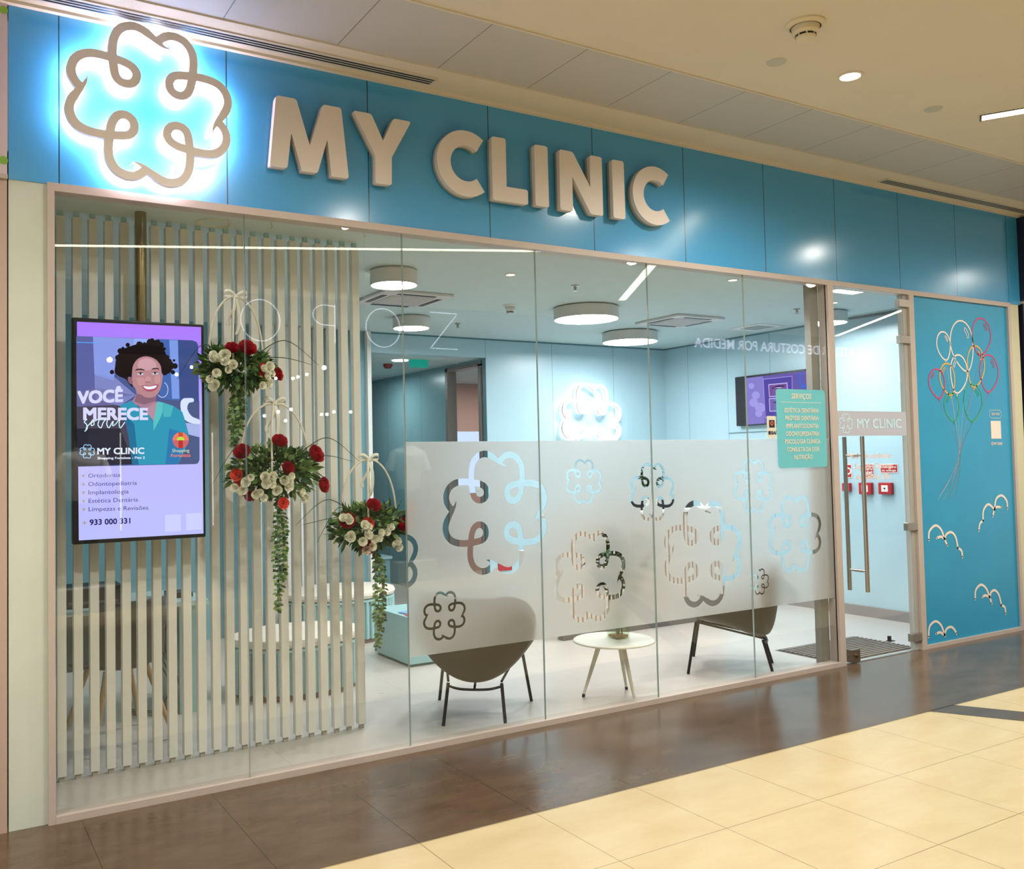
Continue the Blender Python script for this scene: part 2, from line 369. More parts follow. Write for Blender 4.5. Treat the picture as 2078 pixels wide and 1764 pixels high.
# metal frame of the glazing
b = MB().box(-.855, -.02, 2.90, 7.09, .07, 2.938); struct('trim_2', b, taupe)
b = MB().box(-.855, -.02, 0, -.824, .07, 2.90); struct('trim_3', b, taupe)
b = MB().box(-.824, -.022, 0, 4.60, .07, .034); struct('trim_4', b, taupe)
b = MB().box(4.592, -.02, 0, 4.655, .07, 2.90); struct('trim_5', b, taupe)
b = MB().box(5.60, -.02, 0, 5.665, .07, 2.90); struct('trim_6', b, taupe)
b = MB().box(5.665, -.02, 0, 7.09, .05, .032).box(7.05, -.02, .032, 7.09, .05, 2.90); struct('trim_7', b, taupe)
b = MB().box(4.655, .0, 0, 5.60, .03, .006); struct('trim_8', b, steel)
b = MB().box(4.50, .075, 0, 4.592, .13, 2.935); struct('trim_9', b, mat('grey post', '8f8b84', .4))

# glazing with frosted film
PJ = [-.824, .074, .979, 1.893, 2.797, 3.701, 4.592]
LOGOS = [(1.582,1.297,.717),(2.237,1.463,.277),(2.805,1.377,.378),(2.269,.864,.560),(3.252,.940,.713),(3.755,1.387,.382),(4.178,1.022,.560),(3.787,.703,.183),(1.216,.725,.273),(.766,1.06,.56)]
def film_field(x0, z0, nx, nz, dx, hw=.056):
    E_ = emb(hw); N = E_.shape[0]; F = np.full((nx, nz), -1.0)
    X = x0 + np.arange(nx) * dx; Z = z0 + np.arange(nz) * dx
    for cx, cz, s in LOGOS:
        h = s / 2.05; U = ((X - cx) / h + 1.12) / 2.24 * (N - 1); W_ = ((Z - cz) / h + 1.12) / 2.24 * (N - 1)
        iu = np.nonzero((U >= 0) & (U < N - 1))[0]; iw = np.nonzero((W_ >= 0) & (W_ < N - 1))[0]
        if not len(iu) or not len(iw): continue
        u = U[iu]; q = W_[iw]; a = u.astype(int); c = q.astype(int); fu = (u - a)[:, None]; fw = (q - c)[None, :]
        val = (E_[np.ix_(a, c)] * (1 - fu) * (1 - fw) + E_[np.ix_(a + 1, c)] * fu * (1 - fw) + E_[np.ix_(a, c + 1)] * (1 - fu) * fw + E_[np.ix_(a + 1, c + 1)] * fu * fw) * h
        sub = F[np.ix_(iu, iw)]; F[np.ix_(iu, iw)] = np.maximum(sub, -val)
    return F
for i in range(6):
    a, c = PJ[i] + (.0025 if i else 0), PJ[i + 1] - (.0025 if i < 5 else 0)
    win = thing('window_%d' % (i + 1), None, None, ((a + c) / 2, 0, 0), kind='structure')
    b = MB().box(a, 0, .030, c, .010, 2.905)
    b.m = [0, 0, 0, 0, 1, 1]; b.build('glass_pane', [glass, glassedge], win)
    if i >= 2:
        dx = .0036; x1 = c if i < 5 else 4.592; z0, z1 = .516, 1.724
        nx = int((x1 - a) / dx) + 1; dx = (x1 - a) / (nx - 1); nz = int((z1 - z0) / dx) + 1
        march(film_field(a, z0, nx, nz, dx), a, z0, dx, .0125, .0145).build('frosted_film', film, win)

# ------------------------------------------------------------------- door
door = thing('door_1', None, None, (5.12, 0, 0), kind='structure')
b = MB().box(4.665, 0, .012, 5.53, .010, 2.895); b.m = [0, 0, 0, 0, 1, 1]; b.build('glass_leaf', [glass, glassedge], door)
MB().box(5.545, .0, 0.006, 5.60, .05, 2.90).build('side_post', mat('grey side post', 'a5a19b', .4), door)
for z in (2.826, 2.527, 1.003, .113):
    MB().box(5.470, -.022, z - .032, 5.60, .02, z + .032).build('hinge', steel, door, bev=.003)
b = MB().tube([(4.862, -.075, .541), (4.862, -.075, 1.736)], .0165, 16); b.build('pull_bar', steel, door)
b = MB().tube([(4.862, .085, .541), (4.862, .085, 1.736)], .0165, 16); b.build('pull_bar', steel, door)
for z in (1.59, .70):
    MB().tube([(4.862, -.075, z), (4.862, -.035, z), (4.862, -.035, z), (4.862, .0, z), (4.862, .085, z)], [.009, .009, .012, .012, .009], 12).build('bar_mount', steel, door)
b = MB().box(4.722, -.02, .012, 4.82, .03, .107); lo = b.build('floor_lock', mat('bronze lock', '7e7061', .35, .8), door, bev=.003)
MB().tube([(4.775, -.02, .06), (4.775, -.036, .06)], .014, 14).build('lock_cylinder', brass, lo)
MB().box(4.668, -.0015, 1.742, 5.53, -.0005, 1.935).build('film_band', mat('grey film', 'b4b8c4', .6), door)
mpd = lambda x, z: (x, -.003, z)
lt = mat('pale aqua lettering', 'c4e0f0', .5)
b = emblem(4.772, 1.838, .155, -.0032, -.0026, .05, 4); b.build('emblem_print', lt, door)
b = MB(); text(b, 'MY CLINIC', 4.905, 5.46, 1.802, .072, mpd, .02); b.build('name_lettering', lt, door)
pk = mat('pale pink lettering', 'e8cfc8', .5)
for s, x0, x1, z in (('Horário de atendimento', 4.80, 5.31, 1.565), ('Segunda a Domingo', 4.86, 5.33, 1.483), ('das 08h às 20h', 4.87, 5.29, 1.40)):
    b = MB(); text(b, s, x0, x1, z, .042, mpd, .01); b.build('hours_lettering', pk, door)

# ------------------------------------------------------ facade sign: emblem
sg = thing('logo_sign', 'large backlit taupe four-lobed knot emblem on the blue fascia left of the letters', 'sign', (-.4, -.06, 3.353))
emblem(-.4015, 3.353, .757, -.105, -.080, .054, 1).build('emblem_face', logo_m, sg)
emblem(-.4015, 3.353, .757, -.080, -.046, .048, 2).build('acrylic_body', emis('lit acrylic edge', (.93, .96, 1), 1.5), sg)
emblem(-.4015, 3.353, .757, -.046, -.030, .040, 2).build('backlight', halo_m, sg)
for x, z in ((-.75, 3.45), (-.05, 3.25), (-.3, 3.70), (-.5, 3.0)): MB().tube([(x, -.04, z), (x, .0, z)], .006, 8).build('standoff_pin', steel, sg)
# letters
def px(o, k, l): return [(o[0] + a / k, o[1] + c / k) for a, c in l]
K1 = 6.494; K2 = 7.992; K3 = 7.696
SL = -.062
def rounded(P, r=.012, n=4, skip=()):
    out = []; k = len(P)
    for i in range(k):
        p = P[i]; a = P[i - 1] - p; c = P[(i + 1) % k] - p
        if i in skip: out.append(p); continue
        la, lc = min(r, a.length / 2), min(r, c.length / 2); s = p + a.normalized() * la; e = p + c.normalized() * lc
        for j in range(n + 1):
            t = j / n; out.append(s * (1 - t) ** 2 + p * 2 * t * (1 - t) + e * t * t)
    return out
LET = {
 'M': (px((530,180),K1,[(195,84),(462,135),(642,748),(812,207),(1055,253),(1157,1187),(930,1158),(874,664),(745,1115),(540,1088),(398,577),(347,1050),(115,1018)]), (2, 6, 9), 'letter M, first of the two-word sign on the blue fascia'),
 'Y': (px((530,180),K1,[(1212,286),(1450,330),(1607,684),(1745,391),(1976,437),(1722,905),(1722,1274),(1505,1247),(1503,875)]), (2, 5, 8), 'letter Y on the blue fascia beside the letter M'),
 'L': (px((860,240),K2,[(1096,290),(1327,330),(1344,1110),(1688,1165),(1694,1407),(1122,1322)]), (2,), 'letter L on the blue fascia between C and I'),
 'I': (px((860,240),K2,[(1790,422),(2004,460),(2034,1448),(1816,1416)]), (), 'letter I on the blue fascia between L and N'),
 'N': (px((1110,290),K3,[(190,98),(400,140),(678,694),(670,190),(854,226),(880,1143),(690,1116),(395,525),(408,1075),(212,1042)]), (2, 7), 'letter N on the blue fascia between the two letters I'),
 'J': (px((1110,290),K3,[(1012,257),(1196,291),(1228,1197),(1042,1168)]), (), 'letter I on the blue fascia between N and the last C'),
}
def letter(P, skip, label):
    W_ = [wp(u, v, 'y', SL) for u, v in P]; cx = sum(p.x for p in W_) / len(W_); cz = sum(p.z for p in W_) / len(W_)
    t = thing('sign_letter', 'raised cream ' + label, 'letter', (cx, -.03, cz))
    R_ = rounded(W_, .016, 4, skip)
    MB().extrude(R_, (0, .032, 0)).build('letter_face', letter_m, t)
    MB().extrude([p + Vector((0, .032, 0)) + (Vector((cx, 0, cz)) - Vector((p.x, 0, p.z))) * .012 for p in R_], (0, .022, 0)).build('letter_back', mat('grey letter back', 'aaa296', .5), t)
for k, (P, skip, l) in LET.items(): letter(P, skip, l)
# C letters: annular arcs
def letterC(o, K, outer, tips, label):
    W_ = [wp(*p, 'y', SL) for p in px(o, K, outer)]
    l, r, t_, bt = W_; cz = (t_.z + bt.z) / 2; R_ = (t_.z - bt.z) / 2; cx = l.x + R_
    T = [wp(*p, 'y', SL) for p in px(o, K, tips)]
    ri = (Vector((T[1].x - cx, 0, T[1].z - cz)).length + Vector((T[2].x - cx, 0, T[2].z - cz)).length) / 2
    a1 = math.atan2(T[0].z - cz, T[0].x - cx); a2 = math.atan2(T[3].z - cz, T[3].x - cx)
    b1 = math.atan2(T[1].z - cz, T[1].x - cx); b2 = math.atan2(T[2].z - cz, T[2].x - cx)
    n = 44; P = []
    for i in range(n + 1):
        a = a1 + (2 * PI + a2 - a1) * i / n; P.append(Vector((cx + R_ * math.cos(a), SL, cz + R_ * math.sin(a))))
    for i in range(n + 1):
        a = b1 + (2 * PI + b2 - b1) * (1 - i / n); P.append(Vector((cx + ri * math.cos(a), SL, cz + ri * math.sin(a))))
    t = thing('sign_letter', 'raised cream ' + label, 'letter', (cx, -.03, cz))
    MB().extrude(P, (0, .032, 0)).build('letter_face', letter_m, t, bev=.003)
    MB().extrude([p + Vector((0, .032, 0)) for p in P], (0, .022, 0)).build('letter_back', m_('grey letter back 2', 'aaa296'), t)
letterC((860,240), K2, [(213,640),(985,1190),(600,186),(760,1280)], [(965,360),(855,545),(855,975),(988,1200)], 'letter C on the blue fascia, start of the second word')
letterC((1110,290), K3, [(1340,760),(1915,1200),(1635,362),(1745,1288)], [(1895,500),(1812,665),(1815,1030),(1918,1220)], 'letter C on the blue fascia, last letter of the sign')

# ----------------------------------------------------- printed balloon panel
pn = thing('printed_panel', 'blue printed panel with outlined balloons and clouds right of the glass door', 'panel', (6.36, 0, 0))
MB().box(5.665, .0, .032, 7.05, .03, 2.90).build('board', mat('deep teal print', '1592bd', .35, noise=.05, nscale=2), pn)
cols = {'w': mat('ivory line print', 'e9ddd0', .5), 'p': mat('pink line print', 'c23a6e', .5), 'y': mat('amber line print', 'e3ac3c', .5), 'g': mat('green line print', '2aa579', .5)}
mpp = lambda x, z: (x, -.002, z)
def W2(u, v): p = wp(u, v, 'y', -.002); return Vector((p.x, p.z))
KB = 4.41
def bpx(a, c): return W2(1860 + a / KB, 620 + c / KB)
BAL = [('w', (180,300), (300,380), (228,235), (262,490), .5), ('w', (300,505), (505,320), (380,135), (448,590), .5), ('p', (497,660), (665,280), (575,115), (570,445), .5),
       ('w', (303,455), (452,620), (378,443), (362,785), -.5), ('y', (455,607), (607,540), (532,362), (513,735), .5), ('p', (568,732), (732,600), (645,443), (642,775), .5),
       ('p', (110,252), (250,690), (170,570), (202,830), -.5), ('y', (210,338), (338,660), (258,518), (306,805), -.5), ('g', (250,382), (382,910), (310,785), (335,1035), -.5), ('g', (425,590), (590,870), (500,705), (497,1035), .5)]
knot = bpx(388, 1325)
for ci, (c, xs, ys, top, bot, side) in enumerate(BAL):
    ym = (top[1] * .56 + bot[1] * .44)
    xl = {0: (180, 300), 1: (302, 505), 2: (497, 665), 3: (303, 455), 4: (455, 608), 5: (568, 732), 6: (110, 252), 7: (208, 340), 8: (250, 382), 9: (425, 590)}[ci]
    l = bpx(xl[0], ym); r = bpx(xl[1], ym); t = bpx(*top); bo = bpx(*bot)
    cx = (l.x + r.x) / 2; hw = (r.x - l.x) / 2; H = t.y - bo.y; cz = bo.y + H * .56
    b = MB(); pts = []
    for k in range(48):
        a = 2 * PI * k / 48; zz = math.sin(a); e = 1 if zz > 0 else (1 - .22 * zz * zz)
        pts.append((cx + (bo.x - cx) * max(0, -zz) ** 2 + hw * math.cos(a) * e, cz + zz * (H * .44 if zz > 0 else H * .56)))
    b.ribbon(pts, .0135, mpp, 0, True)
    s = 1 if side > 0 else -1; hl = []
    for k in range(9):
        a = math.radians(22 + 42 * k / 8); hl.append((cx + s * hw * .72 * math.cos(a), cz + H * .44 * .80 * math.sin(a)))
    for k in range(9):
        a = math.radians(64 - 42 * k / 8); hl.append((cx + s * hw * .56 * math.cos(a), cz + H * .44 * .66 * math.sin(a)))
    b.ribbon(hl, .007, mpp, 0, True)
    b.ribbon([(bo.x - .009, bo.y - .022), (bo.x, bo.y), (bo.x + .009, bo.y - .022)], .008, mpp, 0, True)
    # dotted string down to the knot and loose tail
    tail = bpx(190 + ci * 17, 1745 - (ci * 37) % 110)
    st = spline([(bo.x, bo.y - .02), ((bo.x + knot.x) / 2 + (knot.x - bo.x) * .1, (bo.y * .45 + knot.y * .55)), (knot.x + .003 * (ci - 5), knot.y), ((knot.x + tail.x) / 2 + .03, (knot.y + tail.y) / 2), (tail.x, tail.y)], 26)
    for k in range(0, len(st) - 1, 1): b.ribbon([st[k], st[k].lerp(st[k + 1], .45)], .0035, mpp)
    b.build('balloon_print', cols[c], pn)
b2r = lambda a, c: W2(1640 + a / 3.527, 900 + c / 3.527)
CL = [[[(864,692),(868,630),(910,588),(950,615),(975,680),(995,730)], [(920,678),(950,668),(978,684)], [(978,684),(990,650),(1025,636),(1055,670),(1072,748)], [(1072,748),(1098,770),(1104,814)]],
      [[(1222,625),(1230,575),(1252,553)], [(1252,553),(1255,480),(1290,436),(1335,475)], [(1322,522),(1340,460),(1382,458)], [(1335,475),(1345,400),(1385,373),(1420,410),(1427,465)]],
      [[(1196,1117),(1200,1050),(1237,1012),(1275,1040),(1298,1100),(1315,1145)], [(1246,1101),(1270,1088),(1300,1102)], [(1300,1102),(1310,1065),(1337,1052),(1365,1085),(1383,1158)], [(1383,1158),(1408,1175),(1413,1220)]],
      [[(862,1386),(870,1310),(912,1274),(950,1300),(970,1350),(980,1380)], [(916,1364),(945,1353),(976,1374)], [(976,1374),(990,1330),(1022,1314),(1048,1335),(1061,1363)]]]
for cl in CL:
    b = MB()
    for st in cl:
        pts = spline([b2r(*p) for p in st], 6); b.ribbon(pts, .021, mpp)
        for e in (pts[0], pts[-1]): b.poly([mpp(e.x + .0105 * math.cos(2 * PI * j / 12), e.y + .0105 * math.sin(2 * PI * j / 12)) for j in range(12)])
    b.build('cloud_print', cols['w'], pn)
b = MB(); b.ribbon([(6.722 + .17 * (x > 0) , 0) for x in ()] or [p for p in [(6.735,1.963),(6.885,1.963),(6.9,1.945),(6.9,1.91),(6.885,1.893),(6.735,1.893),(6.72,1.91),(6.72,1.945)]], .003, mpp, 0, True)
text(b, 'SIGA-NOS', 6.75, 6.87, 1.919, .020, mpp, .02); b.build('follow_us_print', cols['w'], pn)
b = MB().poly([mpp(6.73, 1.71), mpp(6.886, 1.71), mpp(6.886, 1.868), mpp(6.73, 1.868)]); b.build('blank_square_print', cols['w'], pn)
b = MB(); text(b, 'MY CLINIC', 6.768, 6.898, 1.656, .020, mpp, .03); b.build('name_print', cols['w'], pn)
emblem(6.742, 1.666, .034, -.003, -.002, .07, 6).build('emblem_print', cols['w'], pn)

# --------------------------------------------------------------- poster etc
po = thing('poster', 'teal services poster with cream text on the glass left of the door', 'poster', (4.27, 0, 1.8))
P = rounded([Vector((4.002, -.003, 1.508)), Vector((4.540, -.003, 1.508)), Vector((4.540, -.003, 2.09)), Vector((4.002, -.003, 2.09))], .035, 6)
MB().extrude(P, (0, .002, 0)).build('sheet', teal_print, po)
mps = lambda x, z: (x, -.0045, z)
b = MB(); text(b, 'SERVIÇOS', 4.166, 4.382, 2.020, .037, mps, .012); b.build('heading', cream_print, po)
b = MB().box(4.051, -.0045, 1.990, 4.493, -.0035, 1.993); b.build('rule_line', cream_print, po)
for s, a, c, z in (('ESTÉTICA DENTÁRIA',4.087,4.459,1.917),('PRÓTESE DENTÁRIA',4.091,4.457,1.860),('IMPLANTODONTIA',4.098,4.450,1.802),('ODONTOPEDIATRIA',4.090,4.457,1.744),('PSICOLOGIA CLÍNICA',4.080,4.466,1.686),('CONSULTA DA DOR',4.096,4.452,1.628),('NUTRIÇÃO',4.172,4.372,1.570)):
    b = MB(); text(b, s, a, c, z, .031, mps, .012); b.build('service_line', cream_print, po)
stk = thing('sticker', 'small pale sticker with orange flower and bank name on the glass beside the teal poster', 'sticker', (3.945, 0, 1.8))
P = rounded([Vector((3.898, -.003, 1.726)), Vector((3.992, -.003, 1.726)), Vector((3.992, -.003, 1.889)), Vector((3.898, -.003, 1.889))], .012, 4)
MB().extrude(P, (0, .002, 0)).build('sheet', mat('pale sticker', 'd5d2c0', .5), stk)
navy = mat('navy print', '1b1f3a', .5)
b = MB().box(3.918, -.0045, 1.805, 3.975, -.0035, 1.860).box(3.908, -.0045, 1.754, 3.932, -.0035, 1.780); text(b, 'BAI', 3.938, 3.988, 1.755, .024, mps, .02); b.build('navy_print', navy, stk)
b = MB()
for k in range(8):
    a = 2 * PI * k / 8; b.poly([(3.946 + .012 * math.cos(a) + .006 * math.cos(t_), -.005, 1.836 + .012 * math.sin(a) + .006 * math.sin(t_)) for t_ in [2 * PI * j / 8 for j in range(8)]])
b.build('flower_print', mat('orange print', 'd8622a', .5), stk)

# ====================================================== CLINIC ROOM SHELL
b = MB().box(-1.6, .12, 2.97, 6.8, 4.03, 3.1); struct('ceiling', b, clinic_ceil)
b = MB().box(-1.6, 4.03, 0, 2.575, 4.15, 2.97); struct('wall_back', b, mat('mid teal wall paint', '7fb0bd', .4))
b = MB().box(2.575, 4.03, 2.757, 3.993, 4.15, 2.97).box(3.993, 4.03, 0, 6.8, 4.1, 2.97); struct('wall_back', b, teal_wall)
b = MB().box(6.64, .07, .1, 6.8, 4.03, 2.97); struct('wall_right', b, teal_wall_r)
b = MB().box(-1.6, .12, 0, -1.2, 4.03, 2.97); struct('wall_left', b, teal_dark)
b = MB().box(6.60, .07, 0, 6.8, 4.03, .1).box(3.993, 4.0, 0, 6.6, 4.03, .1); struct('baseboard_right', b, mat('grey skirting', '8c8683', .4))
b = MB().box(6.625, 1.75, 1.872, 6.64, 2.985, 1.876); struct('trim_10', b, mat('panel seam', '6f939c', .5))
# shadow gap cornice
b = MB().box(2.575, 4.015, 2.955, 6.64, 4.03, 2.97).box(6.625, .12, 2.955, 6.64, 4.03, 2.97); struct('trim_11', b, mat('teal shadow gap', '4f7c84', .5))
# corridor behind the back wall
b = MB().box(3.993, 4.15, 0, 4.1, 4.20, 2.755).box(3.993, 4.94, 0, 4.1, 10, 2.755).box(3.993, 4.2, 2.69, 4.1, 4.94, 2.755); struct('wall_right', b, seam_mat('corridor aqua panels', '8fb3b8', [5.6, 6.6, 7.6, 8.6], 1, .25, '5a7d84'))
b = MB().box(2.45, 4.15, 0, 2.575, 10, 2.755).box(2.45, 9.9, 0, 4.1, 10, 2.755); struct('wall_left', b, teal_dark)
b = MB().box(2.45, 4.15, 2.757, 7.2, 10, 2.9); struct('ceiling', b, clinic_ceil)
b = MB().box(3.985, 4.90, 0, 4.11, 4.955, 2.72).box(3.985, 4.14, 2.68, 4.11, 4.95, 2.73).box(3.985, 4.14, 0, 4.11, 4.19, 2.70); struct('trim_12', b, mat('brown door frame', '8d8580', .4))
b = MB().box(7.0, 4.1, 0, 7.2, 10, 2.757).box(4.1, 7.0, 0, 7.2, 7.1, 2.757); struct('wall_right', b, mat('rosy back room wall', 'c9a79b', .6))
lamp('back_room_light', 'AREA', (5.5, 5.6, 2.7), 30, (1, .9, .85), shape='SQUARE', size=.6)
lamp('corridor_light', 'AREA', (3.3, 6.0, 2.72), 14, (.85, 1, 1.05), shape='SQUARE', size=.4)

# ============================================================ CEILING LAMPS
def drum(u, v, du, label):
    c = wp(u, v, 'z', 2.858); l = wp(u - du, v, 'z', 2.858); r = (Vector((c.x, c.y)) - Vector((l.x, l.y))).length * .97
    t = thing('ceiling_drum_lamp', label, 'lamp', (c.x, c.y, 2.97), group='round drum lamps on the clinic ceiling')
    MB().lathe([(r * .9, .112), (r * .9, .100), (r, .100), (r, 0), (r - .008, 0), (r - .008, .02)], (c.x, c.y, 2.858), 48).build('drum_shade', m_('lamp shade white', 'd6d2cc', .5), t)
    b = MB(); n = 48; b.add([(c.x + (r - .008) * math.cos(2 * PI * j / n), c.y + (r - .008) * math.sin(2 * PI * j / n), 2.864) for j in range(n)], [tuple(range(n))[::-1]])
    b.build('diffuser', lamp_e, t); return c
drum(799.5, 580, 50, 'round white drum lamp nearest the slats, above the left ceiling air unit')
drum(834.5, 667, 38.5, 'round white drum lamp farthest back, near the corridor opening')
drum(1189.7, 649, 66.3, 'large round white drum lamp in the middle of the clinic ceiling')
drum(1278.5, 695, 55.5, 'large round white drum lamp farthest back, above the glowing wall emblem side')
drum(1677, 656.7, 39.5, 'round white drum lamp partly behind the grey door post')
def downlight(u, v, z, r, label, on=True, pos=None, e=None):
    c = wp(u, v, 'z', z) if pos is None else Vector(pos)
    t = thing('recessed_downlight', label, 'downlight', (c.x, c.y, z), group=None)
    MB().lathe([(r, 0.001), (r, -.004), (r * .78, -.006), (r * .74, 0), (r * .7, .001)], (c.x, c.y, z), 32).build('trim_ring', m_('cream ring', 'd9ccb4', .5), t)
    b = MB(); n = 32; b.add([(c.x + r * .74 * math.cos(2 * PI * j / n), c.y + r * .74 * math.sin(2 * PI * j / n), z - .002) for j in range(n)], [tuple(range(n))[::-1]])
    b.build('lens', e or (spot_e if on else m_('dull lens', 'b8b8a8', .5)), t)
warm_white_l = emis('small downlight glow', (1, .97, .9), 5)
for u, v, l in ((355, 411, 'small recessed downlight left, just behind the glass above the brass pole'), (760, 556, 'small recessed downlight left of the first drum lamp'), (1036, 557, 'small recessed downlight between the first and middle drum lamps'), (1487, 568, 'small recessed downlight above the right ceiling air unit'), (1692, 614, 'small recessed downlight seen through the door glass')):
    downlight(u, v, 2.97, .045, l, e=warm_white_l)
downlight(0, 0, 3.76, .073, 'round lit downlight in the cream mall ceiling', pos=(3.205, -1.303, 3.76))
for i, (x, y) in enumerate(MALL_AND_FILL_SPOTS[1:]): downlight(0, 0, 3.76, .073, 'added unseen downlight of the mall ceiling, ' + ['above the slat screen', 'over the pink neighbouring shopfront', 'in front of the balloon panel', 'past the navy shopfront', 'left of the viewer near the far shop', 'over the viewer', 'over the cream tiles before the door', 'near the far right linear light', 'farthest left', 'farthest right'][i], pos=(x, y, 3.76))  # fixtures for the added downlights that fill the mall with light
dl = thing('recessed_speaker', 'unlit round recess in the clinic ceiling behind the second glass joint', 'speaker', (.05, .48, 2.97))
MB().lathe([(.10, .001), (.10, -.006), (.082, -.008), (.076, .0), (.05, .001), (0.001, .001)], (.053, .479, 2.97), 36).build('rim', m_('cream speaker', 'c8cbbd', .5), dl)
t = thing('light_panel', 'small bright ceiling light panel above the door inside the clinic', 'light', (5.26, .3, 2.97))
MB().box(5.13, .2, 2.955, 5.42, .38, 2.968).build('diffuser', emis('cool panel', (.9, .95, 1), 6), t)
MB().box(5.11, .18, 2.962, 5.44, .40, 2.9695).build('frame', white, t)

# air units in the ceiling
def airunit(cx, cy, s, label):
    t = thing('ceiling_air_unit', label, 'air conditioner', (cx, cy, 2.97), group='ceiling cassette air units'); h = s / 2; z = 2.945
    MB().box(cx - h, cy - h, z, cx + h, cy + h, 2.969).build('frame', m_('air unit white', 'd5cfd0', .45), t, bev=.006)
    b = MB(); g = .62 * h
    for k in range(14):
        y = cy - g + 2 * g * (k + .5) / 14; b.box(cx - g, y - .004, z - .006, cx + g, y + .010, z - .001)
    b.build('intake_grille', m_('grille white', 'cfcbca', .45), t)
    for dx, dy, hx, hy in ((0, -.80, .55, .07), (0, .80, .55, .07), (-.80, 0, .07, .55), (.80, 0, .07, .55)):
        MB().box(cx + dx * h - hx * h, cy + dy * h - hy * h, z - .003, cx + dx * h + hx * h, cy + dy * h + hy * h, z - .0005).build('air_slot', black, t)
airunit(2.04, 2.13, .62, 'square cassette air unit in the clinic ceiling beside the slat screen')
airunit(5.09, 2.11, .62, 'square cassette air unit in the clinic ceiling right of the big lamps')
t = thing('ceiling_vent', 'thin rectangular vent in the clinic ceiling near the right wall', 'vent', (6.2, 2.15, 2.97))
MB().box(6.05, 1.95, 2.962, 6.42, 2.35, 2.9695).build('frame', white, t); MB().box(6.12, 2.02, 2.958, 6.35, 2.28, 2.961).build('slot', m_('vent grey', '8e9a9c', .5), t)
# sprinklers, detectors
for u, v, l in ((1167, 583, 'chrome sprinkler head before the big middle lamp'), (929, 659, 'chrome sprinkler head near the corridor opening'), (1617, 630, 'chrome sprinkler head left of the grey door post')):
    c = wp(u, v, 'z', 2.955); t = thing('sprinkler_head', l, 'sprinkler', (c.x, c.y, 2.97))
    MB().lathe([(.001, .0145), (.032, .0145), (.03, .008), (.012, .004), (.01, -.02), (.001, -.024)], c, 20).build('rosette', steel, t)
    MB().lathe([(.001, -.028), (.02, -.028), (.02, -.031), (.001, -.031)], c, 16).build('deflector', steel, t)
def smoke(c, r, label, m):
    t = thing('smoke_detector', label, 'smoke detector', (c.x, c.y, c.z))
    MB().lathe([(r, 0.0), (r, -.008), (r * .80, -.018), (r * .78, -.020)], c, 40).build('base_plate', m, t)
    MB().lathe([(r * .70, -.018), (r * .68, -.045), (r * .58, -.055), (r * .52, -.058), (r * .52, -.068), (r * .47, -.078), (.001, -.080)], c, 40).build('sensor_head', m, t)
    b = MB()
    for k in range(8):
        a0 = 2 * PI * k / 8 + .08; a1 = a0 + 2 * PI / 8 - .16
        P = [a0 + (a1 - a0) * q / 4 for q in range(5)]; rr = r * .53
        b.add([(c.x + rr * math.cos(a), c.y + rr * math.sin(a), c.z - .058) for a in P] + [(c.x + rr * math.cos(a), c.y + rr * math.sin(a), c.z - .068) for a in P], [(q, q + 1, 6 + q, 5 + q) for q in range(4)])
    b.build('sensor_slots', black, t)
smoke(Vector((2.455, -1.607, 3.76)), .097, 'large cream smoke detector in the mall ceiling', m_('cream detector', 'd8cbaa', .5))
c = wp(1035, 619, 'z', 2.97); smoke(c, .06, 'small white smoke detector in the clinic ceiling', m_('white detector', 'd8d8d2', .5))
for x, y, l in ((2.674, -1.233, 'flat round cover plate beside the smoke detector in the mall ceiling'), (4.109, -1.228, 'flat round cover plate right of the lit downlight in the mall ceiling')):
    t = MB().lathe([(.001, -.006), (.050, -.006), (.055, 0), (.055, .002)], (x, y, 3.76), 32).build('ceiling_cover_plate', m_('grey plate', 'bdb8a6', .5)); tag(t, l, 'cover plate')
# mall linear lights
def strip(p, q, label, wd=.10):
    p = Vector((*p, 3.76)); q = Vector((*q, 3.76)); d = (q - p).normalized(); n = Vector((-d.y, d.x, 0)) * wd / 2
    t = thing('linear_light', label, 'light', ((p + q) / 2), group='linear lights of the mall ceiling')
    z = Vector((0, 0, -.003)); b = MB(); P = [p - n, q - n, q + n, p + n]; b.add([x + z for x in P], [(3, 2, 1, 0)]); b.build('diffuser', strip_e, t)
    b = MB(); n2 = n * 1.12; e = d * .012; A = [p - n2 - e, q - n2 + e, q + n2 + e, p + n2 - e]; z = Vector((0, 0, -.006))
    for i in range(4):
        a, c_ = A[i], A[(i + 1) % 4]; ai, ci = P[i], P[(i + 1) % 4]
        b.add([a + z, c_ + z, ci + z, ai + z, a, c_, ci, ai], [(0, 1, 2, 3), (0, 4, 5, 1), (3, 2, 6, 7)])
    b.build('frame', m_('dark light frame', '5b5548', .5), t)
strip((4.54, -1.285), (6.77, -4.96), 'white linear light in the mall ceiling at the right edge')
strip((-3.0, -5.98), (4.40, -2.90), 'long linear light of the mall ceiling behind the viewer')
strip((10.0, -1.9), (12.9, -6.3), 'linear light of the mall ceiling far to the right')
strip((-3.3, -1.0), (-1.55, -4.0), 'added unseen linear light before the pink shopfront')  # added out of view to light the emblem from the left
# air grilles in the soffit
for x0, x1, l in ((-.95, 1.12, 'long slotted air grille above the emblem and first letters'), (5.16, 7.6, 'long slotted air grille above the right end of the blue fascia')):
    t = thing('air_grille', l, 'air grille', ((x0 + x1) / 2, -.135, 3.76))
    MB().box(x0 - .012, -.185, 3.752, x1 + .012, -.090, 3.7595).build('frame', m_('grille cream', 'cfc6b6', .5), t)
    for k in range(3):
        y = -.160 + k * .025; MB().box(x0, y - .0065, 3.7505, x1, y + .0065, 3.7515).build('slot', black, t)

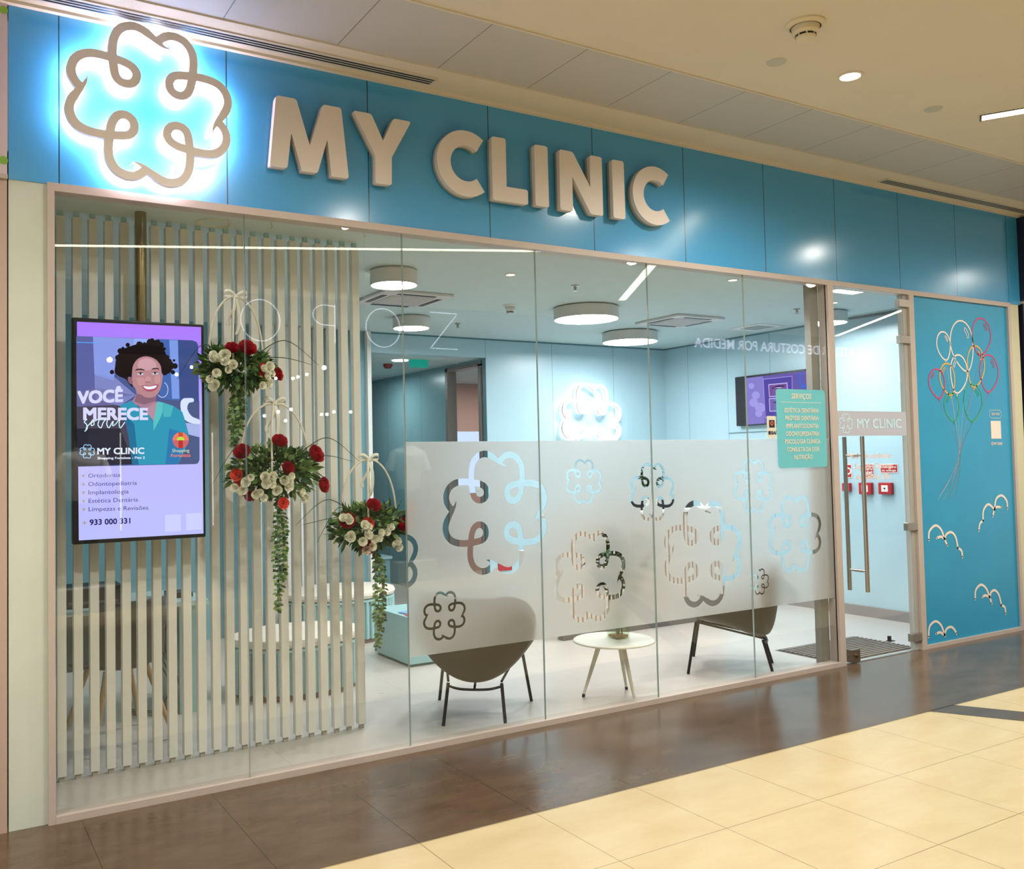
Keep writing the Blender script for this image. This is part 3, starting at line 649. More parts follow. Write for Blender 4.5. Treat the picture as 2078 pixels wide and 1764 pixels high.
# ================================================================== SLATS
ORD = ['leftmost', 'second', 'third', 'fourth', 'fifth', 'sixth', 'seventh', 'eighth', 'ninth', 'tenth', 'eleventh', 'twelfth', 'thirteenth', 'fourteenth', 'fifteenth', 'sixteenth', 'seventeenth', 'eighteenth', 'nineteenth', 'twentieth', 'twenty-first', 'rightmost']
proto = thing('vertical_slat', 'x', 'slat', (0, 0, 0), group='white vertical slats of the screen behind the glass')
MB().box(-.0225, 0, .028, .0225, .05, 2.940).build('batten', slatm, proto, bev=.002)
MB().box(-.013, .010, 0.001, .013, .035, .028).build('foot', m_('foot grey', 'a9a698', .5), proto)
MB().box(-.013, .010, 2.940, .013, .035, 2.97).build('top_bracket', aqua, proto)
for i in range(22):
    x = -.733 + i * 1.671 / 21
    l = ('%s white vertical slat of the front screen' % ORD[i]) + ('' if i in (0, 21) else ' counted from the left')
    if i == 0: proto.location = (x, .565, 0); proto['label'] = l
    else: dup(proto, (x, .565, 0), None, l)
for i in range(11):
    x = 2.55 - i * .146
    o = MB().box(x - .022, 3.955, .0, x + .022, 4.029, 2.965).build('wall_batten', white)
    tag(o, 'white upright batten on the back wall, ' + ('at the corridor corner' if i == 0 else '%s from the corridor corner' % ORD[i]), 'batten', 'white battens on the back wall')
# brass pole and screen
pole = MB().tube([(-.355, .44, 1.5), (-.355, .44, 2.97)], .030, 24).build('pole', brass)
tag(pole, 'brass round pole from the ceiling behind the advertising screen', 'pole')

# ------------------------------------------------------- advertising screen
ks = thing('advertising_screen', 'tall black lit advertising screen with smiling woman hanging behind the left glass', 'screen', (-.376, .38, 1.8))
YS = .35
MB().box(-.706, YS, 1.228, -.046, YS + .055, 2.372).build('housing', black, ks, bev=.008)
S = lambda u, v, k=0: wp(u, v, 'y', YS - .002 - .0006 * k)
def sc_e(c, s=1.12): return emis('screen ' + c, c, s)
scr = MB().add([S(154, 652), S(153.5, 652), S(158, 1098), S(408, 660)], []); scr = MB()
TL, TR, BR, BL = S(156, 653), S(408, 664), S(413, 1083), S(160, 1097)
scr.add([TL, TR, BR, BL], [(3, 2, 1, 0)])
# vertical blend from violet to pale blue on the lit screen
gm = bpy.data.materials.new('screen violet to blue'); gm.use_nodes = True; nt = gm.node_tree; nt.nodes.remove(nt.nodes['Principled BSDF'])
e = nt.nodes.new('ShaderNodeEmission'); tc = nt.nodes.new('ShaderNodeTexCoord'); sp = nt.nodes.new('ShaderNodeSeparateXYZ'); cr = nt.nodes.new('ShaderNodeValToRGB')
nt.links.new(tc.outputs['Generated'], sp.inputs[0]); nt.links.new(sp.outputs['Z'], cr.inputs[0]); nt.links.new(cr.outputs[0], e.inputs[0]); nt.links.new(e.outputs[0], nt.nodes['Material Output'].inputs[0])
e.inputs[1].default_value = 1.1
cr.color_ramp.elements[0].position = 0; cr.color_ramp.elements[0].color = (*lin('bfc0ff'), 1); cr.color_ramp.elements[1].position = 1; cr.color_ramp.elements[1].color = (*lin('b27cff'), 1)
x = cr.color_ramp.elements.new(.55); x.color = (*lin('c3baff'), 1); x = cr.color_ramp.elements.new(.8); x.color = (*lin('a88cff'), 1)
screen = scr.build('display', gm, ks)
K0 = 6.786
def T(l, o=(140, 640), k=K0): return [(o[0] + a / k, o[1] + c / k) for a, c in l]
art = MB(); am = []
def ap(pts, col, k, o=(140, 640), kk=K0, smooth=False, s=1.12):
    P = T(pts, o, kk)
    if smooth: P = [(p.x, p.y) for p in spline(P, 5, True)]
    if col not in am: am.append(col)
    art.poly([S(u, v, k) for u, v in P], am.index(col))
# photo backdrop
ap([(100,285),(1700,345),(1750,365),(1778,410),(1795,1700),(1798,1990),(1780,2030),(1740,2050),(110,2085)], '4c5a92', 1)
ap([(100,285),(330,295),(350,1000),(106,1100)], '5e63a0', 2); ap([(106,1090),(350,990),(900,1100),(700,1240),(110,1260)], '6b679c', 2)
ap([(330,295),(900,318),(880,480),(640,620),(620,900),(350,820)], '8c9be6', 2); ap([(350,800),(640,860),(920,1100),(700,1250),(360,1150)], '8087c4', 2)
ap([(900,318),(1220,330),(1220,420),(880,430)], '97adf5', 2); ap([(1220,330),(1500,340),(1530,1180),(1250,1150)], '4668ae', 2); ap([(1380,340),(1500,345),(1520,1150),(1420,1150)], '7f9be6', 3)
ap([(1500,340),(1700,345),(1760,370),(1778,420),(1790,1200),(1530,1170)], '3f5088', 2)
ap([(104,1250),(720,1230),(900,2050),(112,2085)], '4a4456', 2); ap([(106,1560),(700,1560),(900,2050),(112,2085)], '2b2a38', 3)
ap([(1240,1170),(1795,1180),(1798,1990),(1770,2045),(1300,2060)], '4d5a86', 2)
ap([(1535,1220),(1570,1150),(1640,1140),(1710,1145),(1715,1190),(1650,1210),(1630,1290),(1690,1390),(1795,1440),(1797,1500),(1640,1470),(1560,1380)], 'd9e2ff', 3, smooth=True)
ap([(1590,1480),(1797,1500),(1797,1680),(1640,1640)], 'a9b4e8', 3)
# woman: hair, neck, scrubs, face
hair = [(930,400),(1000,395),(1100,385),(1180,372),(1240,420),(1310,480),(1350,560),(1420,640),(1450,700),(1400,770),(1330,815),(1290,800),(1230,700),(1100,600),(1000,590),(900,700),(860,830),(870,960),(890,1000),(830,950),(780,880),(690,840),(630,780),(640,690),(660,580),(720,480),(820,435)]
ap(hair, '1e1718', 4, smooth=True)
for q in range(46):
    a = random.choice(hair); r = random.uniform(18, 42); cx, cy = a[0] + random.uniform(-40, 40), a[1] + random.uniform(-30, 30)
    if cy > 830 or (860 < cx < 1290 and cy > 560): continue
    ap([(cx + r * math.cos(t_), cy + r * math.sin(t_)) for t_ in [2 * PI * j / 9 for j in range(9)]], '1e1718', 4)
ap([(905,960),(1200,1090),(1195,1170),(1200,1330),(1165,1460),(1060,1320),(940,1240),(720,1235),(880,1170),(930,1080)], 'a97f95', 5)
ap([(930,1080),(1190,1120),(1195,1180),(1040,1230),(900,1190)], '8b6478', 6)
ap([(700,1240),(870,1180),(960,1270),(1100,1380),(1160,1470),(1215,1190),(1290,1200),(1440,1250),(1560,1330),(1590,1420),(1650,1640),(1640,1750),(1500,2050),(900,2060),(800,1500)], '2f97b6', 6, smooth=False)
ap([(1215,1185),(1290,1200),(1290,1330),(1250,1430),(1165,1590),(1160,1470)], '5cc0c4', 7)
ap([(1290,1200),(1440,1250),(1400,1400),(1300,1400)], '4db2bd', 7); ap([(700,1300),(800,1500),(870,2058),(960,2058),(900,1500)], '1f6f96', 7); ap([(1380,1560),(1640,1640),(1500,2050),(1330,2055)], '2a78b0', 7)
ap([(1215,1190),(1200,1340),(1165,1460),(1060,1320),(1090,1260)], 'b58ca0', 6)
ap([(870,830),(880,700),(950,600),(1060,565),(1180,600),(1260,690),(1275,800),(1290,820),(1285,900),(1260,1010),(1215,1090),(1150,1130),(1060,1130),(980,1080),(900,990),(870,930)], 'b9878c', 8, smooth=True)
ap([(960,640),(1060,590),(1170,630),(1200,720),(1080,760),(960,740)], 'cfa0a8', 9, smooth=True)
ap([(930,860),(1030,870),(1040,960),(960,960)], 'c99497', 9, smooth=True); ap([(1180,850),(1250,830),(1250,930),(1190,930)], 'c99497', 9, smooth=True)
ap([(815,850),(860,860),(880,930),(850,950),(815,910)], '8f6370', 8, smooth=True)
ap([(905,770),(930,740),(990,733),(1045,752),(1040,762),(980,750),(935,756)], '281c20', 10); ap([(1128,750),(1160,728),(1210,724),(1245,742),(1240,750),(1205,738),(1165,744)], '281c20', 10)
for cx, cy in ((985, 806), (1185, 800)):
    ap([(cx - 50, cy + 4), (cx - 20, cy - 16), (cx + 25, cy - 16), (cx + 52, cy + 2), (cx + 20, cy + 18), (cx - 20, cy + 18)], 'd8cfe0', 10)
    ap([(cx - 50, cy + 2), (cx - 20, cy - 20), (cx + 25, cy - 20), (cx + 52, cy), (cx + 25, cy - 10), (cx - 20, cy - 10)], '2a1c20', 11)
    ap([(cx + 14 * math.cos(t_), cy + 14 * math.sin(t_)) for t_ in [2 * PI * j / 10 for j in range(10)]], '2a1c20', 12)
ap([(1045,890),(1075,840),(1110,850),(1130,890),(1120,912),(1060,915)], 'c8979a', 10, smooth=True); ap([(1050,905),(1090,916),(1125,905),(1110,922),(1065,922)], '8c5a60', 11)
ap([(1005,965),(1100,972),(1225,955),(1200,1020),(1120,1052),(1050,1035)], 'b0506a', 10, smooth=True); ap([(1025,975),(1100,982),(1205,968),(1180,1005),(1110,1020),(1055,1010)], 'f2f2ff', 11, smooth=True)
# earring
ring = [(1285 + 78 * math.cos(t_), 1025 + 105 * math.sin(t_)) for t_ in [-1.2 + 3.6 * j / 24 for j in range(25)]]
def art_ribbon(pts, col, wd, k, o=(140, 640), kk=K0):
    if col not in am: am.append(col)
    P = T(pts, o, kk); W_ = [S(u, v, k) for u, v in P]; art.ribbon([(p.x, p.z) for p in W_], wd, lambda a, c: (a, YS - .002 - .0006 * k, c), am.index(col))
art_ribbon(ring, 'e8e0ff', .0028, 12)
art_ribbon([(104,372),(410,382)], '5fa9ff', .004, 5)
portrait = art.build('portrait_picture', [sc_e(c) for c in am], screen)
def stext(mb, s, p, q, cap_px, k, off=0, mi=0, slant=0):
    """text between two photo points on the display plane"""
    a = S(*p, k); c = S(*q, k); y = a.y; hz = cap_px / FOC * (a - CAM).dot(FW); L_ = c.x - a.x; sl = (c.z - a.z) / L_
    text(mb, s, 0, L_, 0, hz, lambda x, z: (a.x + x + slant * z, y, a.z + x * sl + z), off, mi)
b = MB(); stext(b, 'VOCÊ', T([(125,1215)])[0], T([(735,1185)])[0], 24, 14, .03); stext(b, 'MERECE', T([(205,1435)])[0], T([(1080,1435)])[0], 23, 14, .03); b.build('slogan_text', sc_e('dcd9ff'), screen)
sr = [[(215,1600),(250,1560),(240,1500),(210,1470),(250,1430)], [(215,1600),(235,1580),(245,1540),(300,1480),(330,1440),(345,1500),(310,1520),(310,1480),(370,1450)], [(370,1450),(400,1430),(415,1440),(400,1510),(440,1550),(470,1480),(500,1440)], [(500,1440),(530,1430),(520,1500),(550,1550),(590,1480)], [(590,1480),(610,1460),(600,1520),(640,1500),(680,1450)], [(680,1450),(700,1430),(690,1500),(710,1550),(770,1470)]]
b = MB()
for st in sr:
    P = T(st); W_ = [Vector((S(u, v, 15).x, S(u, v, 15).z)) for u, v in P]; b.ribbon(spline(W_, 6), .0045, lambda a, c: (a, S(200, 900, 15).y, c))
b.build('script_text', sc_e('cfeaff', 1.3), screen)
K7 = 7.166; o7 = (140, 900)
b = MB(); stext(b, 'MY CLINIC', T([(415,158)], o7, K7)[0], T([(1092,150)], o7, K7)[0], 12.3, 14, .02); stext(b, 'Shopping Fortaleza - Piso 2', T([(415,232)], o7, K7)[0], T([(1102,222)], o7, K7)[0], 4.6, 14, .015); b.build('name_text', sc_e('e6ecff'), screen)
p = S(*T([(265,117)], o7, K7)[0], 15); emblem(p.x, p.z, .070, p.y - .0005, p.y, .05, 5).build('emblem_print', sc_e('9fd4ff'), screen)
b = MB()
for s, x0, x1, y0_ in (('Ortodontia',280,745,500),('Odontopediatria',280,988,622),('Implantologia',282,868,744),('Estética Dentária',285,1003,865),('Limpezas e Revisões',285,1153,987)):
    stext(b, s, T([(x0, y0_)], o7, K7)[0], T([(x1, y0_ - (x1 - x0) * .028)], o7, K7)[0], 8.3, 14)
b.build('treatment_lines', sc_e('4a3f8f', 1), screen)
b = MB(); stext(b, '933 000 331', T([(303,1188)], o7, K7)[0], T([(890,1162)], o7, K7)[0], 10.8, 14, .02); b.build('phone_number', sc_e('28246e', 1), screen)
b = MB()
for (cx, cy, r) in ((208,472,32),(210,595,34),(212,716,34),(213,838,34),(216,960,34),(225,1157,38)):
    b.poly([S(*T([(cx + (r if j % 2 == 0 else r * .3) * math.cos(PI / 4 * j), cy + (r if j % 2 == 0 else r * .3) * math.sin(PI / 4 * j))], o7, K7)[0], 14) for j in range(8)])
b.build('star_bullets', sc_e('b7a06a', 1), screen)
b = MB(); pp = T([(1497,78)], o7, K7)[0]
def half(cx, cy, r, a0, a1, k, mi): b.poly([S(*T([(cx + r * math.cos(math.radians(a0 + (a1 - a0) * j / 20)), cy - r * .98 * math.sin(math.radians(a0 + (a1 - a0) * j / 20)))], (140, 640), K0)[0], k) for j in range(21)], mi)
half(1538, 1722, 112, 0, 180, 13, 0); half(1538, 1722, 112, 180, 360, 13, 1)
ap_ = lambda l, k, mi: b.poly([S(u, v, k) for u, v in T(l)], mi)
ap_([(1508,1614),(1568,1614),(1568,1722),(1508,1722)], 14, 2); ap_([(1508,1722),(1568,1722),(1568,1830),(1508,1830)], 14, 3); half(1538, 1722, 52, 0, 180, 15, 4)
stext(b, 'Shopping', T([(1502,128)], o7, K7)[0], T([(1750,124)], o7, K7)[0], 6.5, 14, 0, 5); stext(b, 'Fortaleza', T([(1484,200)], o7, K7)[0], T([(1768,194)], o7, K7)[0], 6.5, 14, .01, 0)
b.build('mall_logo_print', [sc_e(c) for c in ('ee7d66', 'c9676c', 'd0502f', 'c03030', 'c3e04a', 'e0e2b8')], screen)
b = MB()
for u0 in (1395, 1700): b.poly([S(u, v, 13) for u, v in T([(u0,1040 - (u0 - 1395) * .07),(u0 + 232,1030 - (u0 - 1395) * .07),(u0 + 232,1272 - (u0 - 1395) * .07),(u0 + 4,1290 - (u0 - 1395) * .07)], o7, K7)])
b.build('blank_square_prints', sc_e('cdd0ff'), screen)

# ============================================================ FLOWER BASKETS
def petal_rose(r, mi=0, layers=5):
    b = MB()
    for L_ in range(layers):
        n = 3 + L_; rr = r * (.18 + .82 * L_ / (layers - 1)); tilt = .1 + .72 * L_ / (layers - 1)
        for k in range(n):
            a0 = 2 * PI * k / n + L_ * .7; wd = 2.3 * PI / n * .95
            def f(u, v, a0=a0, rr=rr, tilt=tilt, wd=wd):
                a = a0 + (u - .5) * wd * (1 - .15 * v); h = r * (1.0 - .30 * tilt) * v
                rad = rr * (.25 + .75 * math.sin(min(1, v * 1.1) * PI / 2)) * (1 + .10 * tilt * (v > .8))
                return (rad * math.cos(a), rad * math.sin(a), h * (1 - .12 * (2 * u - 1) ** 2) - r * .3 * (1 - tilt * .2) + (layers - L_) * r * .03)
            b.grid(f, 4, 4, mi)
    return b
ROSE = {}
def flower(kind, parent, pos, r, direction):
    key = kind
    if key not in ROSE:
        m = {'red_rose': rosered, 'white_rose': rosewhite, 'coral_flower': coral}[kind]
        o = petal_rose(1.0, 0, {'red_rose': 6, 'white_rose': 5, 'coral_flower': 3}[kind]).build(kind, m, None); me = o.data; bpy.data.objects.remove(o); ROSE[key] = me
    o = bpy.data.objects.new(kind, ROSE[key]); C.objects.link(o); o.parent = parent
    q = Vector((0, 0, 1)).rotation_difference(Vector(direction).normalized()); o.rotation_mode = 'QUATERNION'; o.rotation_quaternion = q
    o.location = Vector(pos) - ORG[parent.name]; o.scale = (r, r, r); return o
def leaf(b, p, d, L_, wd, mi, droop=.2, n=3, roll=0):
    d = Vector(d).normalized(); s = d.cross(Vector((0, 0, 1)));
    if s.length < .1: s = Vector((1, 0, 0))
    s.normalize(); up = s.cross(d); vs = []
    if roll: s, up = s * math.cos(roll) + up * math.sin(roll), up * math.cos(roll) - s * math.sin(roll)
    for i in range(n + 1):
        t = i / n; c = p + d * L_ * t - Vector((0, 0, 1)) * droop * L_ * t * t; wv = wd * math.sin(PI * min(1, t * .92 + .08)) ** .8
        vs += [c - s * wv / 2 + up * wv * .12, c, c + s * wv / 2 + up * wv * .12]
    b.add(vs, [(3 * i + j, 3 * i + j + 1, 3 * i + j + 4, 3 * i + j + 3) for i in range(n) for j in range(2)], mi, True)
def basket(bow, cz, rx, rz, tail_z, label, seed, hookx, hooky, tail_x):
    rnd = random.Random(seed); bx, bz = bow; y = .22; cx = bx + (.0 if seed != 2 else -.01)
    t = thing('hanging_flower_basket', label, 'flower basket', (cx, y, bz), group='flower arrangements on hoops hanging behind the glass')
    ry = .12; base = cz
    for k, (ang, tw) in enumerate(((0, 1), (1.2, .75))):
        H = bz - base; P = []
        for i in range(33):
            a = PI * i / 32; xx = math.cos(a) * rx * .72 * tw; P.append((cx + xx * math.cos(ang), y + xx * math.sin(ang) * .8, base + (math.sin(a) ** .8 if math.sin(a) > 0 else 0) * H))
        MB().tube(P, .0055, 8).build('hoop', rattan, t)
    MB().tube([(cx, y, bz), (hookx, hooky, 2.93)], .0008, 5).build('hanging_thread', m_('clear thread', 'c8cdc8', .3), t)
    P = [(hookx, hooky, 2.97), (hookx, hooky, 2.945)] + [(hookx + .008 * math.sin(a), hooky, 2.937 + .008 * math.cos(a)) for a in [q * .6 for q in range(7)]]
    MB().tube(P, .0018, 6).build('ceiling_hook', steel, t)
    # satin bow: two loops and two tails
    b = MB()
    for s in (-1, 1):
        lp = [Vector((cx, y - .012, bz)), Vector((cx + s * .03, y - .018, bz + .022)), Vector((cx + s * .06, y - .01, bz + .020)), Vector((cx + s * .055, y, bz - .004)), Vector((cx, y - .010, bz))]
        Pp = spline(lp, 5); b.add([q + Vector((0, 0, h)) for q in Pp for h in (-.010, .010)], [(2 * i, 2 * i + 1, 2 * i + 3, 2 * i + 2) for i in range(len(Pp) - 1)], 0, True)
        ln = .16 + .05 * (s > 0)
        tl = spline([Vector((cx, y - .012, bz)), Vector((cx + s * .012, y - .03, bz - ln * .4)), Vector((cx + s * .03 - .02, y - .025, bz - ln * .8)), Vector((cx + s * .022 - .025, y - .02, bz - ln))], 6)
        b.add([q + Vector((h * .8, h * .3, 0)) for q in tl for h in (-.015, .015)], [(2 * i, 2 * i + 1, 2 * i + 3, 2 * i + 2) for i in range(len(tl) - 1)], 0, True)
    b.lathe([(.001, -.012), (.011, -.01), (.012, .01), (.001, .012)], (cx, y - .012, bz), 10)
    b.build('ribbon_bow', satin, t, solid=.001)
    b = MB()
    for k in range(950):
        a = rnd.uniform(0, 2 * PI); u = rnd.uniform(-1, 1); s = math.sqrt(1 - u * u); rr = rnd.uniform(.35, .98)
        d = Vector((s * math.cos(a), s * math.sin(a), u)); p = Vector((cx + d.x * rx * rr, y + d.y * ry * rr, base + d.z * rz * rr * .85))
        leaf(b, p, d + Vector((rnd.uniform(-.5, .5), rnd.uniform(-.5, .5), rnd.uniform(-.3, .5))), rnd.uniform(.028, .06), rnd.uniform(.018, .034), rnd.choice((0, 1, 1, 1, 2, 2)), .15, 3, rnd.uniform(-1.4, 1.4))
    for k in range(46):   # grassy tufts
        g = rnd.choice((-1, 0, 1)); p = Vector((cx + g * rx * .55 + rnd.uniform(-.02, .02), y + rnd.uniform(-.05, .05), base + rz * .3))
        leaf(b, p, (rnd.uniform(-.7, .7) + g * .4, rnd.uniform(-.6, .3), 1), rnd.uniform(.08, .17), .009, rnd.choice((0, 1, 1)), .25, 4)
    b.build('foliage', leafs, t)
    for k in range(3):    # long curved blades
        s = (1, -1, 1)[k] if seed != 3 else (-1, -1, -1)[k]; L_ = (.34, .22, .30)[k]
        P = spline([Vector((cx + s * rx * .4, y - .03, base + rz * .4)), Vector((cx + s * (rx * .5 + L_ * .45), y - .05 - .02 * k, base + rz * .6 + .07 - .05 * k)), Vector((cx + s * (rx * .5 + L_), y - .06, base + rz * .4 - .03 - .1 * (k == 1)))], 10)
        MB().tube(P, [.0028 * (1 - .8 * i / (len(P) - 1)) + .0005 for i in range(len(P))], 5).build('grass_blade', leafs[0], t)
    # blooms
    reds = {1: [(-.25, .62, .034), (.12, .62, .046), (.98, -.22, .036)], 2: [(-.75, .55, .042), (-.05, .85, .040), (.75, .45, .050), (.12, .05, .034), (.92, -.5, .042), (-.62, -.75, .026)], 3: [(-.68, .25, .044), (-.1, .75, .04), (.68, .0, .042), (-.25, -.72, .038)]}[seed]
    for fx, fz, r in reds:
        flower('red_rose', t, (cx + fx * rx, y - ry * (.95 - .5 * abs(fx)), base + fz * rz), r, (fx * .7, -1, .35 + fz * .4))
    for fx, fz, r in {1: [(.55, .0, .024), (.5, -.22, .024)], 2: [(-.86, -.1, .032), (-.8, -.38, .03), (.0, -1.0, .03)], 3: [(-.25, .12, .036), (.95, .62, .034), (.88, .1, .032), (1.0, .75, .026)]}[seed]:
        flower('coral_flower', t, (cx + fx * rx, y - ry * (1.0 - .5 * abs(fx)), base + fz * rz), r, (fx * .8, -1, .1))
    nW = {1: 22, 2: 26, 3: 24}[seed]
    for k in range(nW):
        if k % 3 == 0: gx, gz = rnd.uniform(-.85, .85), rnd.uniform(-.75, .45)
        fx = gx + rnd.uniform(-.10, .10); fz = gz + rnd.uniform(-.16, .16)
        flower('white_rose', t, (cx + fx * rx, y - ry * math.sqrt(max(.05, 1 - min(.95, fx * fx * .8 + fz * fz * .4))) - .012, base + fz * rz), rnd.uniform(.018, .025), (fx * .6 + rnd.uniform(-.3, .3), -1, fz * .5 + rnd.uniform(-.1, .4)))
    for k in range(4):    # trailing eucalyptus strands
        b = MB(); x0 = tail_x + (k - 1.5) * .018; ln = (tail_z - base) * (1 - .07 * k * (k != 1)); P = []
        n = 26
        for i in range(n + 1):
            q = i / n; P.append(Vector((cx + (x0 - cx) * min(1, q * 3) + .006 * math.sin(q * 9 + k), y - .03 + .01 * (k % 2), base - rz * .4 + (ln + rz * .4) * q)))
        b.tube(P, .0013, 5, 1)
        for i in range(3, n + 1):
            for s in (-1, 1):
                leaf(b, P[i] + Vector((0, 0, rnd.uniform(-.008, .008))), (s, rnd.uniform(-.5, .5), rnd.uniform(-.6, .2)), rnd.uniform(.016, .03), rnd.uniform(.016, .024), rnd.choice((1, 1, 2, 0)), .2, 3, rnd.uniform(.5, 1.6))
        b.build('trailing_vine', leafs, t)
    return t
def W3(u, v): p = wp(u, v, 'y', .22); return p
q = W3(478, 602); c_ = W3(478, 748); basket((q.x, q.z), c_.z, .205, .145, W3(472, 905).z, 'topmost hanging basket of red and ivory roses beside the advertising screen', 1, .096, .372, W3(478, 850).x)
q = W3(560, 818); c_ = W3(555, 955); basket((q.x, q.z), c_.z, .265, .175, W3(566, 1235).z, 'middle and widest hanging basket of red, coral and ivory roses', 2, .316, .299, W3(566, 1150).x)
q = W3(747, 932); c_ = W3(745, 1068); basket((q.x, q.z), c_.z, .240, .155, W3(767, 1312).z, 'lowest and rightmost hanging basket of red and ivory roses', 3, .862, .262, W3(767, 1200).x)

# ============================================================ LOUNGE CHAIRS
def lounge_chair():
    t = thing('lounge_chair', 'x', 'chair', (0, 0, 0), group='brown moulded lounge chairs behind the frosted film')
    prof = [(.38, .415), (.32, .395), (.18, .355), (.0, .315), (-.13, .265), (-.22, .245), (-.285, .265), (-.32, .345), (-.345, .47), (-.355, .60), (-.36, .72), (-.362, .775)]
    hw = [.31, .35, .385, .40, .40, .395, .40, .41, .405, .38, .33, .24]
    lift = [.06, .08, .13, .19, .25, .29, .30, .26, .19, .11, .04, .01]
    fwd = [0, 0, 0, 0, .0, .02, .06, .11, .14, .13, .09, .05]
    P = [Vector((0, y, z)) for y, z in prof]; n = len(P)
    def f(u, v):
        s = v * (n - 1); i = min(int(s), n - 2); q = s - i
        def g(a): return a[i] * (1 - q) + a[i + 1] * q
        c = P[i] * (1 - q) + P[i + 1] * q; uu = 2 * u - 1; a = abs(uu)
        return (uu * g(hw) * (1 - .06 * a ** 4), c.y + g(fwd) * a ** 2.2, c.z + g(lift) * a ** 2)
    MB().grid(f, 16, 26).build('seat_shell', brownshell, t, solid=.012, sub=1)
    legs = [((-.19, -.30, 0), (-.165, -.235, .245)), ((.19, -.30, 0), (.165, -.235, .245)), ((-.31, .30, 0), (-.255, .235, .375)), ((.31, .30, 0), (.255, .235, .375))]
    for a, c in legs: MB().tube([a, c], .0105, 12).build('leg', darkmetal, t)
    b = MB()
    b.tube(spline([Vector((-.165, -.235, .225)), Vector((-.08, -.262, .212)), Vector((.08, -.262, .212)), Vector((.165, -.235, .225))], 6), .008, 8)
    b.tube(spline([Vector((-.255, .235, .345)), Vector((0, .25, .325)), Vector((.255, .235, .345))], 6), .008, 8)
    b.tube([(0, -.262, .212), (0, -.18, .262), (0, .22, .338)], .008, 8)
    b.tube([(-.165, -.235, .255), (-.255, .235, .375)], .008, 8).tube([(.165, -.235, .255), (.255, .235, .375)], .008, 8)
    b.build('frame_rails', darkmetal, t)
    return t
ch = lounge_chair(); ch['label'] = 'brown moulded lounge chair seen from behind, left of the round table'; ch.location = (1.704, .46, .001); ch.rotation_euler = (0, 0, math.atan2(-.61, .79))
dup(ch, (3.939, .458, .001), math.atan2(.67, .74), 'brown moulded lounge chair seen from its side, right of the round table')
# round table with vase
tb = thing('side_table', 'small round white table on three splayed legs between the lounge chairs', 'table', (2.66, .28, 0))
tc3 = Vector((2.665, .285)); R3 = .275
MB().lathe([(.001, .383), (R3 - .006, .383), (R3, .378), (R3, .370), (R3 - .03, .362), (.001, .360)], (tc3.x, tc3.y, 0), 64).build('tabletop', mat('white table lacquer', 'dddacd', .4), tb)
for fx, fy in ((2.48, .39), (2.675, .10), (2.84, .38)):
    d = (Vector((fx, fy)) - tc3); top = tc3 + d * .45
    lg = MB().tube([(top.x, top.y, .362), (fx, fy, .022)], [.018, .009], 12).build('leg', MT.get('tl') or m_('tl', 'd0ccb8', .4), tb)
    MB().tube([(fx, fy, .022), (fx + d.x * .02, fy + d.y * .02, .001)], .0105, 10).build('rubber_foot', black, lg)
vs_ = thing('glass_vase', 'square glass vase of bamboo leaves on the round white table', 'vase', (2.76, .35, .384))
vc = wp(1254, 1296, 'z', .384); vx, vy = vc.x + .02, vc.y + .02
def vbox(x0, y0, z0, x1, y1, z1): return MB().box(vx + x0, vy + y0, z0, vx + x1, vy + y1, z1)
b = vbox(-.055, -.055, .3845, .055, -.051, .58); b.box(vx - .055, vy + .051, .3845, vx + .055, vy + .055, .58).box(vx - .055, vy - .051, .3845, vx - .051, vy + .051, .58).box(vx + .051, vy - .051, .3845, vx + .055, vy + .051, .58).box(vx - .051, vy - .051, .3845, vx + .051, vy + .051, .390)
b.build('vase_glass', glassy('vase glass', (.9, .95, .9), .05), vs_)
b = MB(); rnd = random.Random(5)
for k in range(60):
    p = Vector((vx + rnd.uniform(-.043, .043), vy + rnd.uniform(-.043, .043), .392 + rnd.uniform(0, .025))); leaf(b, p, (rnd.uniform(-1, 1), rnd.uniform(-1, 1), .4), .03, .004, 0)
b.box(vx - .047, vy - .047, .391, vx + .047, vy + .047, .408)
b.build('gravel_roots', mat('amber roots', 'a5702c', .6, noise=.4, nscale=60), vs_)
def leafy(name, parent, x, y, z0, z1, n, spread, seed, m=leafs, L_=(.10, .18), lean=0):
    rnd = random.Random(seed); b = MB()
    for k in range(n):
        a = rnd.uniform(0, 2 * PI); h = rnd.uniform(.6, 1) * (z1 - z0); sx = rnd.uniform(.1, 1) * spread
        P = spline([Vector((x + rnd.uniform(-.03, .03), y + rnd.uniform(-.03, .03), z0)), Vector((x + math.cos(a) * sx * .35, y + math.sin(a) * sx * .35, z0 + h * .6)), Vector((x + math.cos(a) * sx * .8 + lean, y + math.sin(a) * sx * .5, z0 + h))], 6)
        b.tube(P, .0035, 5, 1)
        for i in range(5, len(P)):
            for s in range(2):
                leaf(b, P[i], (math.cos(a + rnd.uniform(-1.6, 1.6)), math.sin(a + rnd.uniform(-1.6, 1.6)), rnd.uniform(-.1, .8)), rnd.uniform(*L_), .026, rnd.choice((0, 0, 1)), .5, 5, rnd.uniform(-1, 1))
    return b.build(name, m, parent)
leafy('bamboo_leaves', vs_, vx, vy, .40, 1.14, 11, .22, 11, L_=(.12, .2), lean=.05)

